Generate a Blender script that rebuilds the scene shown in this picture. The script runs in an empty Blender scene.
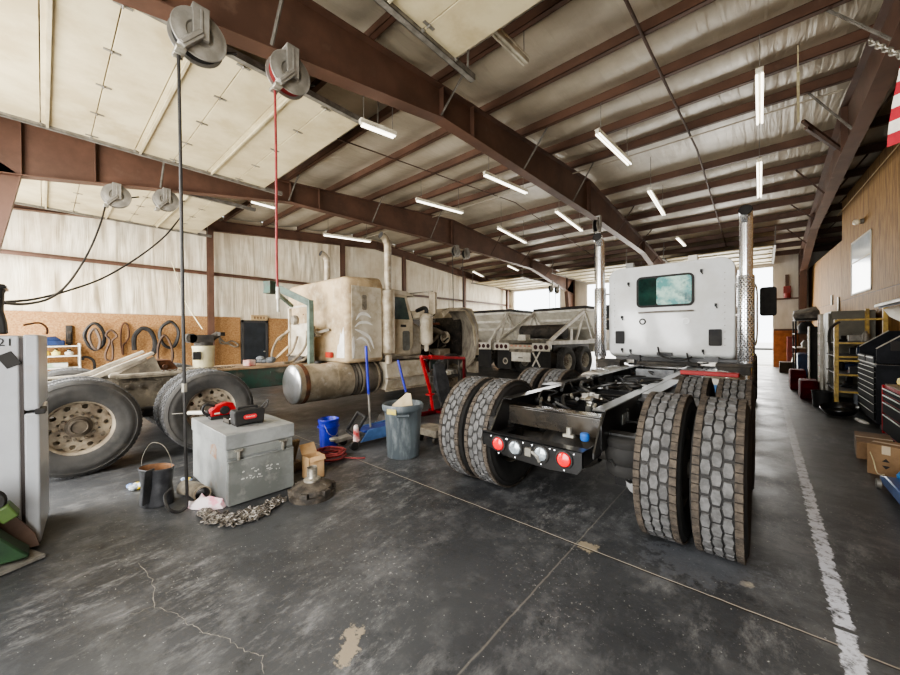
import bpy, bmesh, math, random
from mathutils import Vector, Matrix
random.seed(7)
PI = math.pi
sc = bpy.context.scene
COL = sc.collection
NEUTRAL = 'Standard'

# ---------------------------------------------------------------- camera (900 x 675, f = 358 px)
F = 358.0
TH, ROLL, PITCH, CAMH = math.radians(41.34), math.radians(0.4), math.radians(-0.37), 1.5
FW = Vector((-math.sin(TH)*math.cos(PITCH), math.cos(TH)*math.cos(PITCH), math.sin(PITCH)))
R0 = Vector((math.cos(TH), math.sin(TH), 0.0)); U0 = R0.cross(FW)
RT = R0*math.cos(ROLL) - U0*math.sin(ROLL); UP = RT.cross(FW)
CAM = Vector((0, 0, CAMH))
def at(px, py, X=None, Y=None, Z=None):
    d = FW + RT*((px-450)/F) + UP*((337.5-py)/F)
    t = (X/d.x) if X is not None else (Y/d.y) if Y is not None else ((Z-CAMH)/d.z)
    return CAM + d*t
cam_d = bpy.data.cameras.new('camera'); cam = bpy.data.objects.new('camera', cam_d); COL.objects.link(cam)
cam_d.sensor_width = 36; cam_d.lens = 36*F/900.0; cam_d.clip_end = 300; cam_d.clip_start = .02
m = Matrix((RT, UP, -FW)).transposed().to_4x4(); m.translation = CAM
cam.matrix_world = m
sc.camera = cam

# ---------------------------------------------------------------- materials
def M(name, c1, c2=None, scale=4.0, rough=.6, metal=0.0, bump=0.0, bscale=None, lo=.4, hi=.6, stretch=(1,1,1), emit=0, spec=.5, c3=None, s3=1.2, lo3=.55, hi3=.7, detail=6, trans=0.0, coat=0.0):
    mt = bpy.data.materials.new(name); mt.use_nodes = True
    nt = mt.node_tree; N = nt.nodes; L = nt.links
    b = N['Principled BSDF']
    b.inputs['Roughness'].default_value = rough; b.inputs['Metallic'].default_value = metal
    b.inputs['Specular IOR Level'].default_value = spec
    b.inputs['Base Color'].default_value = (*c1, 1)
    if trans: b.inputs['Transmission Weight'].default_value = trans
    if coat: b.inputs['Coat Weight'].default_value = coat; b.inputs['Coat Roughness'].default_value = .1
    tc = N.new('ShaderNodeTexCoord'); mp = N.new('ShaderNodeMapping'); mp.inputs['Scale'].default_value = stretch
    L.new(tc.outputs['Object'], mp.inputs[0])
    out = None
    def mixed(prev, col, sca, l, h, det=detail):
        n = N.new('ShaderNodeTexNoise'); n.inputs['Scale'].default_value = sca; n.inputs['Detail'].default_value = det; n.inputs['Roughness'].default_value = .62
        L.new(mp.outputs[0], n.inputs['Vector'])
        r = N.new('ShaderNodeMapRange'); r.inputs['From Min'].default_value = l; r.inputs['From Max'].default_value = h
        L.new(n.outputs['Fac'], r.inputs['Value'])
        x = N.new('ShaderNodeMix'); x.data_type = 'RGBA'
        L.new(r.outputs[0], x.inputs[0])
        if prev is None: x.inputs[6].default_value = (*c1, 1)
        else: L.new(prev, x.inputs[6])
        x.inputs[7].default_value = (*col, 1)
        return x.outputs[2]
    if c2 is not None: out = mixed(None, c2, scale, lo, hi)
    if c3 is not None: out = mixed(out, c3, s3, lo3, hi3)
    if out is not None: L.new(out, b.inputs['Base Color'])
    if bump:
        n = N.new('ShaderNodeTexNoise'); n.inputs['Scale'].default_value = bscale or scale*3; n.inputs['Detail'].default_value = 5
        L.new(mp.outputs[0], n.inputs['Vector'])
        bp = N.new('ShaderNodeBump'); bp.inputs['Strength'].default_value = bump; bp.inputs['Distance'].default_value = .02
        L.new(n.outputs['Fac'], bp.inputs['Height']); L.new(bp.outputs[0], b.inputs['Normal'])
    if emit:
        b.inputs['Emission Color'].default_value = (*c1, 1); b.inputs['Emission Strength'].default_value = emit
    return mt
def V(r, g, b):      # sRGB 0-255 -> linear
    f = lambda c: (c/255/12.92) if c/255 <= .04045 else ((c/255+.055)/1.055)**2.4
    return (f(r), f(g), f(b))
steel = M('brown_primer_steel', V(106,78,64), V(88,65,53), 1.5, .55, bump=.05, c3=V(122,99,84), s3=3, lo3=.6, hi3=.85)
steel_d = M('dark_brown_steel', V(96,74,62), V(76,57,48), 2, .6)
galv = M('galvanised_steel', V(176,172,160), V(140,136,126), 8, .42, .6)
galv_d = M('dull_zinc', V(140,136,128), V(112,108,100), 8, .5, .3)
black = M('black_paint', V(24,24,25), V(34,33,32), 6, .28, coat=.3)
black_m = M('black_matte', V(27,27,28), V(42,40,38), 5, .7)
black_dusty = M('dusty_black', V(38,36,34), V(74,68,60), 4, .75)
rubber = M('black_rubber', V(30,29,28), V(42,40,38), 5, .8, bump=.1)
rubber_g = M('dusty_grey_rubber', V(74,72,69), V(60,59,57), 4, .9, bump=.15, c3=V(92,88,82), s3=1.5)
lug_mat = M('dusty_tread_block', V(104,103,102), V(76,75,74), 14, .85, bump=.2)
shoulder_mat = M('tread_shoulder_dust', V(86,77,67), V(58,52,46), 18, .9, bump=.3)
chrome = M('chrome', (.84,.86,.88), None, rough=.16, metal=.85)
chrome_w = M('worn_chrome', (.66,.63,.58), (.42,.39,.35), 6, .28, 1)
alu = M('dull_aluminium', V(176,172,164), V(140,134,124), 6, .38, .75)
white_paint = M('white_cab_paint', V(226,228,228), V(214,215,213), 2.5, .22, coat=.5)
dirt_white = M('dusty_white_paint', V(196,186,166), V(158,146,124), 2.2, .6, c3=V(214,208,196), s3=4, lo3=.5, hi3=.8, bump=.05)
dirt_tan = M('dust_caked_white', V(190,168,134), V(152,132,104), 2.4, .75, c3=V(206,192,166), s3=5, lo3=.5, hi3=.8)
clean_white = M('washed_white_paint', V(236,234,228), V(216,212,204), 5, .4)
dirt_grey = M('road_grime_grey', V(142,134,120), V(98,91,80), 5, .8, c3=V(166,154,134), s3=2, bump=.2)
dirt_dark = M('oily_dark_grime', V(58,52,46), V(30,28,26), 6, .6, c3=V(98,86,72), s3=9, lo3=.55, hi3=.75, bump=.3)
dirt_alu = M('dusty_aluminium', V(178,166,146), V(138,126,106), 3, .5, .35, c3=V(206,200,188), s3=5, lo3=.55, hi3=.8)
rust = M('rusty_steel', V(108,70,46), V(70,48,36), 8, .85, .2)
green_old = M('old_green_paint', V(46,78,66), V(60,62,54), 6, .65, c3=V(104,100,88), s3=3, lo3=.56, hi3=.72)
green_grey = M('grey_green_paint', V(104,122,112), V(82,96,88), 6, .6)
rim_beige = M('cream_wheel_paint', V(170,158,138), V(124,112,96), 5, .6, c3=V(110,96,80), s3=7, lo3=.58, hi3=.75)
red = M('red_paint', V(178,28,36), V(146,22,28), 6, .35)
red_dark = M('dark_red_plastic', V(96,14,20), V(70,10,14), 5, .75, spec=.15)
red_lens = M('red_lens', V(224,24,32), None, rough=.15, emit=.12, coat=.5)
clear_lens = M('clear_lens', V(196,204,208), V(150,158,164), 30, .12, .4, coat=.6)
amber = M('amber_lens', V(230,140,40), None, rough=.2)
blue = M('blue_paint', V(44,92,160), V(32,72,132), 6, .4)
blue_b = M('blue_plastic', V(34,44,170), V(26,34,136), 5, .4)
blue_d = M('navy_plastic', V(24,48,92), V(18,34,66), 5, .5)
yellow = M('yellow_paint', V(198,166,82), V(158,132,70), 8, .5)
yellow_b = M('bright_yellow', V(236,208,44), None, rough=.5)
glass = M('tinted_glass', V(44,64,60), V(28,38,38), 2, .05, spec=.8)
green_glass = M('painted_reflection_glass', V(84,150,148), V(176,214,200), 4.5, .25, c3=V(50,96,96), s3=3, spec=.3)  # pale patches paint reflected clouds into the teal glass colour
cream = M('cream_door_skin', V(206,194,160), V(186,172,138), 1.6, .5, c3=V(166,148,112), s3=.8, lo3=.55, hi3=.8)
cream_d = M('cream_strut', V(190,180,150), V(170,158,128), 3, .45)
card_l = M('light_cardboard', V(206,172,130), V(186,152,112), 6, .85)
card = M('cardboard', V(148,120,90), V(132,106,78), 6, .85)
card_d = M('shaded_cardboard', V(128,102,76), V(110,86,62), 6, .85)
wood = M('weathered_wood', V(150,128,98), V(110,92,70), 5, .85, stretch=(1,6,1))
brown_board = M('brown_board', V(112,92,80), V(92,74,64), 4, .7)
grey_paint = M('grey_toolbox_paint', V(128,130,126), V(104,106,102), 3, .5, .1, c3=V(150,150,144), s3=9, lo3=.55, hi3=.8)
grey_worn = M('worn_grey_steel', V(150,152,150), V(122,124,122), 3, .5, .1, c3=V(128,96,70), s3=2.2, lo3=.62, hi3=.75)
grey_file = M('grey_cabinet', V(126,124,112), V(112,110,100), 3, .6)
fridge_w = M('fridge_enamel', V(184,187,191), V(172,174,177), 2, .32, c3=V(170,164,156), s3=5, lo3=.66, hi3=.85)
fridge_g = M('fridge_front_grey', V(150,140,128), V(138,128,116), 3, .5)
can_plastic = M('grey_blue_plastic', V(92,99,102), V(68,75,79), 3, .55, c3=V(122,127,128), s3=5, stretch=(1,1,.3))
leather = M('black_leather', V(34,35,38), V(58,58,60), 7, .4, bump=.2)
tan_in = M('tan_lining', V(146,104,70), V(110,78,52), 6, .8)
paper = M('white_paper', V(226,224,216), V(206,204,196), 5, .7)
pink_bag = M('thin_plastic_bag', V(226,214,216), V(226,150,166), 9, .35, lo=.5, hi=.62)
cream_pl = M('cream_plastic', V(214,206,170), V(196,186,150), 5, .5)
red_rub = M('red_hose_rubber', V(150,60,58), V(122,44,44), 8, .6)
black_rub = M('black_hose_rubber', V(36,34,33), V(52,50,48), 8, .6)
reel_grey = M('grey_reel_paint', V(150,146,138), V(126,122,114), 5, .5, .2)
tube_lit = M('lit_tube', (1,.95,.82), None, rough=.4, emit=2.6)
fix_white = M('fixture_white', V(214,208,190), V(190,184,166), 5, .5)
beige_panel = M('worn_white_hopper', V(226,220,204), V(200,193,176), 2.5, .65, c3=V(222,218,206), s3=4, lo3=.5, hi3=.8)
trailer_white = M('trailer_white', V(226,222,210), V(196,190,176), 4, .55)
tarp = M('dark_tarp', V(60,56,54), V(44,42,40), 4, .8)
chain_mat = M('worn_chain', V(150,144,136), V(96,90,84), 12, .45, .6)
bluewhite = M('blue_rag', V(92,116,160), V(196,204,214), 9, .85)
orange_brown = M('orange_brown_board', V(190,122,68), V(160,98,54), 4, .7)

# ---------------------------------------------------------------- mesh builder
class MB:
    def __init__(s): s.v = []; s.f = []; s.mi = []
    def add(s, vs, fs, mat=0):
        o = len(s.v); s.v += [Vector(p) for p in vs]
        for f in fs: s.f.append([i+o for i in f]); s.mi.append(mat)
        return s
    def box(s, x0, x1, y0, y1, z0, z1, mat=0):
        vs = [(x,y,z) for z in (z0,z1) for y in (y0,y1) for x in (x0,x1)]
        return s.add(vs, [(0,2,3,1),(4,5,7,6),(0,1,5,4),(2,6,7,3),(0,4,6,2),(1,3,7,5)], mat)
    def obox(s, c, size, rot=(0,0,0), mat=0):
        from mathutils import Euler
        R = Euler(rot).to_matrix(); c = Vector(c); h = Vector(size)/2
        vs = [c + R @ Vector((sx*h.x, sy*h.y, sz*h.z)) for sz in (-1,1) for sy in (-1,1) for sx in (-1,1)]
        return s.add(vs, [(0,2,3,1),(4,5,7,6),(0,1,5,4),(2,6,7,3),(0,4,6,2),(1,3,7,5)], mat)
    def bar(s, p0, p1, w, h, mat=0, up=(0,0,1)):
        p0, p1 = Vector(p0), Vector(p1); d = (p1-p0).normalized(); u = Vector(up)
        if abs(d.dot(u)) > .98: u = Vector((0,1,0))
        a = d.cross(u).normalized()*w/2; b = a.cross(d).normalized()*h/2
        vs = [p + a*i + b*j for p in (p0,p1) for i, j in ((-1,-1),(1,-1),(1,1),(-1,1))]
        return s.add(vs, [(3,2,1,0),(4,5,6,7),(0,1,5,4),(1,2,6,5),(2,3,7,6),(3,0,4,7)], mat)
    def _frame(s, d):
        d = d.normalized(); u = Vector((0,0,1)) if abs(d.z) < .9 else Vector((1,0,0))
        a = d.cross(u).normalized(); return a, d.cross(a).normalized()
    def cyl(s, p0, p1, r0, r1=None, n=16, caps=True, mat=0):
        p0, p1 = Vector(p0), Vector(p1); r1 = r0 if r1 is None else r1
        a, b = s._frame(p1-p0)
        vs = [p + (a*math.cos(2*PI*i/n) + b*math.sin(2*PI*i/n))*r for p, r in ((p0,r0),(p1,r1)) for i in range(n)]
        fs = [(i, (i+1)%n, n+(i+1)%n, n+i) for i in range(n)]
        if caps: fs += [tuple(range(n-1,-1,-1)), tuple(range(n, 2*n))]
        return s.add(vs, fs, mat)
    def lathe(s, prof, o=(0,0,0), axis=(0,0,1), n=24, mat=0, mats=None, caps=False):
        o, ax = Vector(o), Vector(axis).normalized(); a, b = s._frame(ax); k = len(prof)
        vs = [o + ax*h + (a*math.cos(2*PI*i/n) + b*math.sin(2*PI*i/n))*r for i in range(n) for r, h in prof]
        for j in range(k-1):
            pass
        base = len(s.v); s.v += vs
        for i in range(n):
            i2 = (i+1) % n
            for j in range(k-1):
                s.f.append([base+i*k+j, base+i2*k+j, base+i2*k+j+1, base+i*k+j+1]); s.mi.append(mats[j] if mats else mat)
        if caps:
            s.f.append([base+i*k for i in range(n)][::-1]); s.mi.append(mat)
            s.f.append([base+i*k+k-1 for i in range(n)]); s.mi.append(mat)
        return s
    def tube(s, pts, r, n=8, mat=0, smooth=0, closed=False, caps=True):
        P_ = [Vector(p) for p in pts]
        if smooth: P_ = spline(P_, smooth, closed)
        k = len(P_); base = len(s.v); prev = None
        for i, p in enumerate(P_):
            if closed: d = P_[(i+1)%k] - P_[i-1]
            else: d = P_[min(i+1,k-1)] - P_[max(i-1,0)]
            d = d.normalized() if d.length > 1e-9 else Vector((0,0,1))
            if prev is None: a, _ = s._frame(d)
            else:
                a = prev - d*prev.dot(d)
                a = a.normalized() if a.length > 1e-6 else s._frame(d)[0]
            prev = a; b = d.cross(a)
            rr = r[min(i, len(r)-1)] if isinstance(r, (list, tuple)) else r
            s.v += [p + (a*math.cos(2*PI*j/n) + b*math.sin(2*PI*j/n))*rr for j in range(n)]
        for i in range(k if closed else k-1):
            i2 = (i+1) % k
            for j in range(n):
                s.f.append([base+i*n+j, base+i*n+(j+1)%n, base+i2*n+(j+1)%n, base+i2*n+j]); s.mi.append(mat)
        if caps and not closed:
            s.f.append([base+j for j in range(n)][::-1]); s.mi.append(mat)
            s.f.append([base+(k-1)*n+j for j in range(n)]); s.mi.append(mat)
        return s
    def prism(s, poly, axis, a0, a1, mat=0):
        # poly in the two other axes (order x,y / x,z / y,z), extruded along axis
        def P3(u, w, a): return {'x': (a,u,w), 'y': (u,a,w), 'z': (u,w,a)}[axis]
        n = len(poly)
        vs = [P3(u,w,a) for a in (a0,a1) for u, w in poly]
        fs = [tuple(range(n)), tuple(range(2*n-1, n-1, -1))] + [(i, n+i, n+(i+1)%n, (i+1)%n) for i in range(n)]
        return s.add(vs, fs, mat)
    def sphere(s, c, r, n=14, k=8, mat=0, sc3=(1,1,1)):
        prof = [(max(1e-4, math.sin(PI*j/k)), -math.cos(PI*j/k)) for j in range(k+1)]
        c = Vector(c); base = len(s.v)
        for i in range(n):
            for rr, h in prof:
                s.v.append(c + Vector((rr*math.cos(2*PI*i/n)*r*sc3[0], rr*math.sin(2*PI*i/n)*r*sc3[1], h*r*sc3[2])))
        k1 = k+1
        for i in range(n):
            for j in range(k):
                s.f.append([base+i*k1+j, base+((i+1)%n)*k1+j, base+((i+1)%n)*k1+j+1, base+i*k1+j+1]); s.mi.append(mat)
        return s
    def build(s, name, mats, parent=None, bevel=0, smooth=35, noorg=False):
        if not isinstance(mats, (list, tuple)): mats = [mats]
        org = Vector((0,0,0))
        q = parent
        while q is not None and not noorg:
            org += q.location; q = q.parent
        me = bpy.data.meshes.new(name)
        me.from_pydata([tuple(p - org) for p in s.v], [], s.f)
        for mt in mats: me.materials.append(mt)
        me.polygons.foreach_set('material_index', s.mi)
        bm = bmesh.new(); bm.from_mesh(me); bmesh.ops.recalc_face_normals(bm, faces=bm.faces); bm.to_mesh(me); bm.free()
        if smooth:
            me.polygons.foreach_set('use_smooth', [True]*len(me.polygons))
            me.set_sharp_from_angle(angle=math.radians(smooth))
        me.update()
        o = bpy.data.objects.new(name, me); COL.objects.link(o)
        if parent is not None: o.parent = parent
        if bevel:
            b = o.modifiers.new('edge', 'BEVEL'); b.width = bevel; b.segments = 2; b.limit_method = 'ANGLE'; b.angle_limit = math.radians(40)
            b.harden_normals = False
        return o
def spline(P_, k, closed=False):
    out = []; n = len(P_)
    for i in range(n if closed else n-1):
        p0 = P_[i-1] if (closed or i > 0) else P_[0]; p1 = P_[i]; p2 = P_[(i+1)%n]; p3 = P_[(i+2)%n] if (closed or i+2 < n) else P_[-1]
        for j in range(k):
            t = j/k
            out.append(.5*((2*p1) + (p2-p0)*t + (2*p0-5*p1+4*p2-p3)*t*t + (3*p1-p0-3*p2+p3)*t**3))
    if not closed: out.append(P_[-1])
    return out
def rrect(x0, x1, y0, y1, r, k=5):
    pts = []
    for cx, cy, a0 in ((x1-r,y0+r,-PI/2),(x1-r,y1-r,0),(x0+r,y1-r,PI/2),(x0+r,y0+r,PI)):
        for i in range(k+1):
            a = a0 + PI/2*i/k; pts.append((cx+r*math.cos(a), cy+r*math.sin(a)))
    return pts
def tag(o, label, cat, group=None, kind=None):
    o['label'] = label; o['category'] = cat
    if group: o['group'] = group
    if kind: o['kind'] = kind
    return o
def thing(name, label, cat, loc=(0,0,0), group=None, kind=None):
    o = bpy.data.objects.new(name, None); COL.objects.link(o); o.location = loc; o.empty_display_size = .1
    return tag(o, label, cat, group, kind)
def struct(o, label, cat): return tag(o, label, cat, None, 'structure')
def dup(o, parent=None):
    c = o.copy(); COL.objects.link(c)
    if parent is not None: c.parent = parent
    for ch in list(o.children): dup(ch, c)
    return c
def text_obj(body, size, loc, rot, mat, name, parent, depth=.001, align='CENTER'):
    cu = bpy.data.curves.new(name, 'FONT'); cu.body = body; cu.size = size; cu.extrude = depth; cu.align_x = align; cu.align_y = 'CENTER'
    tmp = bpy.data.objects.new('tmp_text', cu); COL.objects.link(tmp)
    dg = bpy.context.evaluated_depsgraph_get(); me = bpy.data.meshes.new_from_object(tmp.evaluated_get(dg))
    bpy.data.objects.remove(tmp); me.materials.clear(); me.materials.append(mat)
    o = bpy.data.objects.new(name, me); COL.objects.link(o); o.parent = parent
    org = Vector((0,0,0)); q = parent
    while q is not None: org += q.location; q = q.parent
    o.location = Vector(loc)-org; o.rotation_euler = rot
    return o
# ================================================================ THE BUILDING
XL, XR, YN, YF, YR = -13.3, 6.4, -1.35, 21.3, 10.0
def roofz(y): return 4.9 + .085*(y if y < YR else 2*YR - y)
RAFX = (-8.7, -3.7, 1.17)

# ---- floor material: dark worn concrete with joints, a worn painted line, cracks, scuffs and stains
def floor_material():
    mt = bpy.data.materials.new('worn_dark_concrete'); mt.use_nodes = True
    nt = mt.node_tree; N = nt.nodes; L = nt.links; b = N['Principled BSDF']
    tc = N.new('ShaderNodeTexCoord'); P0 = tc.outputs['Object']
    def noise(scale, det=6, rough=.6, vec=None, stretch=None):
        n = N.new('ShaderNodeTexNoise'); n.inputs['Scale'].default_value = scale; n.inputs['Detail'].default_value = det; n.inputs['Roughness'].default_value = rough
        v = vec or P0
        if stretch:
            mp = N.new('ShaderNodeMapping'); mp.inputs['Scale'].default_value = stretch[:3]; mp.inputs['Rotation'].default_value = (0,0,stretch[3] if len(stretch) > 3 else 0)
            L.new(v, mp.inputs[0]); v = mp.outputs[0]
        L.new(v, n.inputs['Vector']); return n.outputs['Fac']
    def mr(v, a, c, d=0., e=1., smooth=False):
        r = N.new('ShaderNodeMapRange'); r.inputs['From Min'].default_value = a; r.inputs['From Max'].default_value = c
        r.inputs['To Min'].default_value = d; r.inputs['To Max'].default_value = e
        if smooth: r.interpolation_type = 'SMOOTHSTEP'
        L.new(v, r.inputs['Value']); return r.outputs[0]
    def math_(op, a, b_=None):
        n = N.new('ShaderNodeMath'); n.operation = op
        for i, q in enumerate((a, b_)):
            if q is None: continue
            if isinstance(q, (int, float)): n.inputs[i].default_value = q
            else: L.new(q, n.inputs[i])
        return n.outputs[0]
    def mix(f, a, c):
        x = N.new('ShaderNodeMix'); x.data_type = 'RGBA'
        L.new(f, x.inputs[0]) if not isinstance(f, float) else setattr(x.inputs[0], 'default_value', f)
        for i, q in ((6, a), (7, c)):
            if isinstance(q, tuple): x.inputs[i].default_value = (*q, 1)
            else: L.new(q, x.inputs[i])
        return x.outputs[2]
    sx = N.new('ShaderNodeSeparateXYZ'); L.new(P0, sx.inputs[0]); X, Y = sx.outputs[0], sx.outputs[1]
    col = mix(mr(noise(.55, 5), .35, .68), V(50,51,53), V(76,77,78))
    col = mix(mr(noise(2.3, 8, .7), .5, .75), col, V(104,104,104))
    col = mix(mr(noise(6, 8, .75), .56, .8), col, V(27,28,29))
    # pale scuffs: dragged, mostly in the open bay in front of the camera
    sc_ = math_('MULTIPLY', mr(noise(8, 8, .78, stretch=(1,.45,1,.7)), .5, .72), mr(noise(.8, 5, .65), .44, .62))
    col = mix(math_('MULTIPLY', sc_, .85), col, V(150,149,147))
    fine = math_('MULTIPLY', mr(noise(38, 4, .7), .6, .72), mr(noise(1.3, 3), .45, .6))
    col = mix(math_('MULTIPLY', fine, .85), col, V(160,158,152))
    speck = mr(noise(60, 2, .5), .72, .745)
    col = mix(math_('MULTIPLY', speck, .6), col, V(200,198,190))
    # tan patches of old filler
    def patch(cx, cy, rx, ry, colr, prev, amt=.9):
        du = math_('SUBTRACT', X, cx); dv = math_('SUBTRACT', Y, cy)
        a_ = math_('ADD', math_('MULTIPLY', du, R0.x), math_('MULTIPLY', dv, R0.y)); b2 = math_('ADD', math_('MULTIPLY', du, FW.x), math_('MULTIPLY', dv, FW.y))
        dx = math_('DIVIDE', a_, rx); dy = math_('DIVIDE', b2, ry)
        d = math_('SQRT', math_('ADD', math_('MULTIPLY', dx, dx), math_('MULTIPLY', dy, dy)))
        d = math_('ADD', d, mr(noise(14, 5, .7), .3, .7, -.7, .7))
        return mix(mr(d, .95, .7, 0, amt), prev, colr)
    for px, py, rx, ry, c_ in ((350,642,.055,.12,V(150,138,118)), (586,547,.08,.07,V(150,138,116)), (748,584,.04,.03,V(160,152,134)), (155,486,.12,.05,V(170,168,164)), (700,560,.4,.3,V(96,98,102))):
        p = at(px, py, Z=0)
        col = patch(p.x, p.y, rx, ry, c_, col, .55 if px == 700 else .85)
    wob = mr(noise(1.7, 3), .3, .7, -.012, .012)
    def line(v, c0, w, colr, prev, amt=1., extra=None):
        d = math_('ABSOLUTE', math_('ADD', math_('SUBTRACT', v, c0), wob if extra is None else extra))
        return mix(mr(d, w, w*.55, 0, amt), prev, colr)
    small = mr(noise(9, 2), .3, .7, -.003, .003)
    # saw-cut joints
    col = line(Y, 2.5, .011, V(30,29,28), col, .8, small)
    col = line(Y, 2.507, .006, V(176,166,150), col, .75, small)
    jx = at(557, 565, Z=0).x
    j2 = math_('ABSOLUTE', math_('ADD', math_('SUBTRACT', X, jx), small))
    col = mix(math_('MULTIPLY', mr(j2, .007, .003), .3), col, V(150,142,130))
    for yy in (8.6, 14.7): col = line(Y, yy, .01, V(40,39,38), col, .8, small)
    for xx in (-6.2, -11.2): col = line(X, xx, .009, V(40,39,38), col, .7, small)
    # painted white line, scraped through
    d = math_('ABSOLUTE', math_('ADD', math_('SUBTRACT', X, .302), mr(noise(22, 4), .3, .7, -.014, .014)))
    pm = mr(d, .042, .034)
    pm = math_('MULTIPLY', pm, mr(noise(13, 7, .75), .62, .5))
    pm = math_('MULTIPLY', pm, mr(Y, 9.5, 4.4, .12, 1.))
    gap = math_('ABSOLUTE', math_('SUBTRACT', Y, 2.66)); pm = math_('MULTIPLY', pm, mr(gap, .012, .02))
    col = mix(math_('MULTIPLY', pm, .92), col, V(212,214,222))
    L.new(col, b.inputs['Base Color'])
    rg = mr(noise(1.6, 6, .65), .3, .7, .3, .56)
    L.new(rg, b.inputs['Roughness'])
    b.inputs['Specular IOR Level'].default_value = .45
    bp = N.new('ShaderNodeBump'); bp.inputs['Strength'].default_value = .22; bp.inputs['Distance'].default_value = .008
    L.new(noise(22, 6, .7), bp.inputs['Height']); L.new(bp.outputs[0], b.inputs['Normal'])
    return mt
g = MB(); g.add([(XL,YN,0),(XR,YN,0),(XR,YF,0),(XL,YF,0)], [(0,1,2,3)])
floor = struct(g.build('floor', floor_material()), 'dark worn concrete shop floor with saw cut joints and scraped white line', 'floor')
crack_m = M('pale_crack', V(150,144,134), V(110,106,100), 20, .8)
def ribbon(name, pix, w, mat, z=.0012):
    pts = [at(x, y, Z=0) for x, y in pix]
    pts2 = []
    for i in range(len(pts)-1):
        for k in range(6):
            q = pts[i].lerp(pts[i+1], k/6); q += Vector((random.uniform(-1,1), random.uniform(-1,1), 0))*.009; pts2.append(q)
    pts2.append(pts[-1]); vs = []; fs = []
    for i, p in enumerate(pts2):
        d = (pts2[min(i+1,len(pts2)-1)]-pts2[max(i-1,0)]).normalized(); nrm = Vector((-d.y, d.x, 0))
        ww = w*random.uniform(.4, 1.1)
        vs += [(p+nrm*ww) + Vector((0,0,z)), (p-nrm*ww) + Vector((0,0,z))]
    for i in range(len(pts2)-1): fs.append((2*i, 2*i+1, 2*i+3, 2*i+2))
    MB().add(vs, fs).build(name, mat, floor)
ribbon('floor_crack', [(140,563),(152,580),(156,608),(176,613),(186,622),(203,632),(228,640),(246,652),(262,657),(264,674)], .0022, crack_m)
ribbon('floor_crack', [(118,618),(140,612),(156,605)], .0014, crack_m)

# ---- outside ground, seen through the far doors
out_m = M('sunlit_concrete', V(228,224,214), V(206,202,190), 1, .9)
g = MB(); g.add([(-45,YF,-.01),(30,YF,-.01),(30,75,-.01),(-45,75,-.01)], [(0,1,2,3)])
struct(g.build('ground', out_m), 'bright concrete apron outside the far overhead doors', 'ground')
g = MB(); g.add([(-30,-40,-.01),(20,-40,-.01),(20,YN,-.01),(-30,YN,-.01)], [(0,1,2,3)])
struct(g.build('ground', out_m), 'concrete apron behind the near overhead doors', 'ground')

# ---- ceiling: vinyl-faced insulation sagging between purlins
def vinyl(name, c1, c2, stretch, rough, strength, sc=3.2):
    mt = M(name, c1, c2, 1.1, rough, spec=.6)
    nt = mt.node_tree; N = nt.nodes; L = nt.links; b = N['Principled BSDF']
    tc = N.new('ShaderNodeTexCoord'); mp = N.new('ShaderNodeMapping'); mp.inputs['Scale'].default_value = stretch
    n = N.new('ShaderNodeTexNoise'); n.inputs['Scale'].default_value = sc; n.inputs['Detail'].default_value = 4; n.inputs['Roughness'].default_value = .5; n.inputs['Distortion'].default_value = .6
    bp = N.new('ShaderNodeBump'); bp.inputs['Strength'].default_value = strength; bp.inputs['Distance'].default_value = .05
    L.new(tc.outputs['Object'], mp.inputs[0]); L.new(mp.outputs[0], n.inputs['Vector']); L.new(n.outputs['Fac'], bp.inputs['Height']); L.new(bp.outputs[0], b.inputs['Normal'])
    return mt
ceil_m = vinyl('ceiling_vinyl', V(200,190,171), V(180,170,150), (2.6,.22,1), .38, .55)
wall_m = vinyl('wall_vinyl', V(240,230,208), V(222,208,182), (1,2.2,.16), .5, .9, 2.2)
PUR = [-.94 + 1.22*k for k in range(9)]; PUR = PUR + [2*YR - y for y in PUR[::-1]]
g = MB(); nx = 60
ys = []
edges = [YN] + PUR + [YF]
for a, b_ in zip(edges[:-1], edges[1:]):
    k = 6
    for i in range(k): ys.append((a + (b_-a)*i/k, math.sin(PI*i/k)))
ys.append((YF, 0))
vs = []
for y, s_ in ys:
    for i in range(nx+1):
        x = XL + (XR-XL)*i/nx
        vs.append((x, y, roofz(y) + .2 - .075*s_*(1 + .25*math.sin(x*2.1+y*3))))
fs = [(j*(nx+1)+i, j*(nx+1)+i+1, (j+1)*(nx+1)+i+1, (j+1)*(nx+1)+i) for j in range(len(ys)-1) for i in range(nx)]
g.add(vs, fs); struct(g.build('ceiling', ceil_m, smooth=80), 'sloping ceiling of wrinkled vinyl faced insulation between brown purlins', 'ceiling')
# roof sheet above so that no daylight leaks through the facing
g = MB(); g.add([(XL-.3,YN-.3,roofz(YN-.3)+.3),(XR+.3,YN-.3,roofz(YN-.3)+.3),(XR+.3,YR,roofz(YR)+.3),(XL-.3,YR,roofz(YR)+.3),(XR+.3,YF+.3,roofz(YF+.3)+.3),(XL-.3,YF+.3,roofz(YF+.3)+.3)], [(0,1,2,3),(3,2,4,5)])
struct(g.build('roof', galv_d), 'ribbed metal roof sheet over the shop', 'roof')
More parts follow.
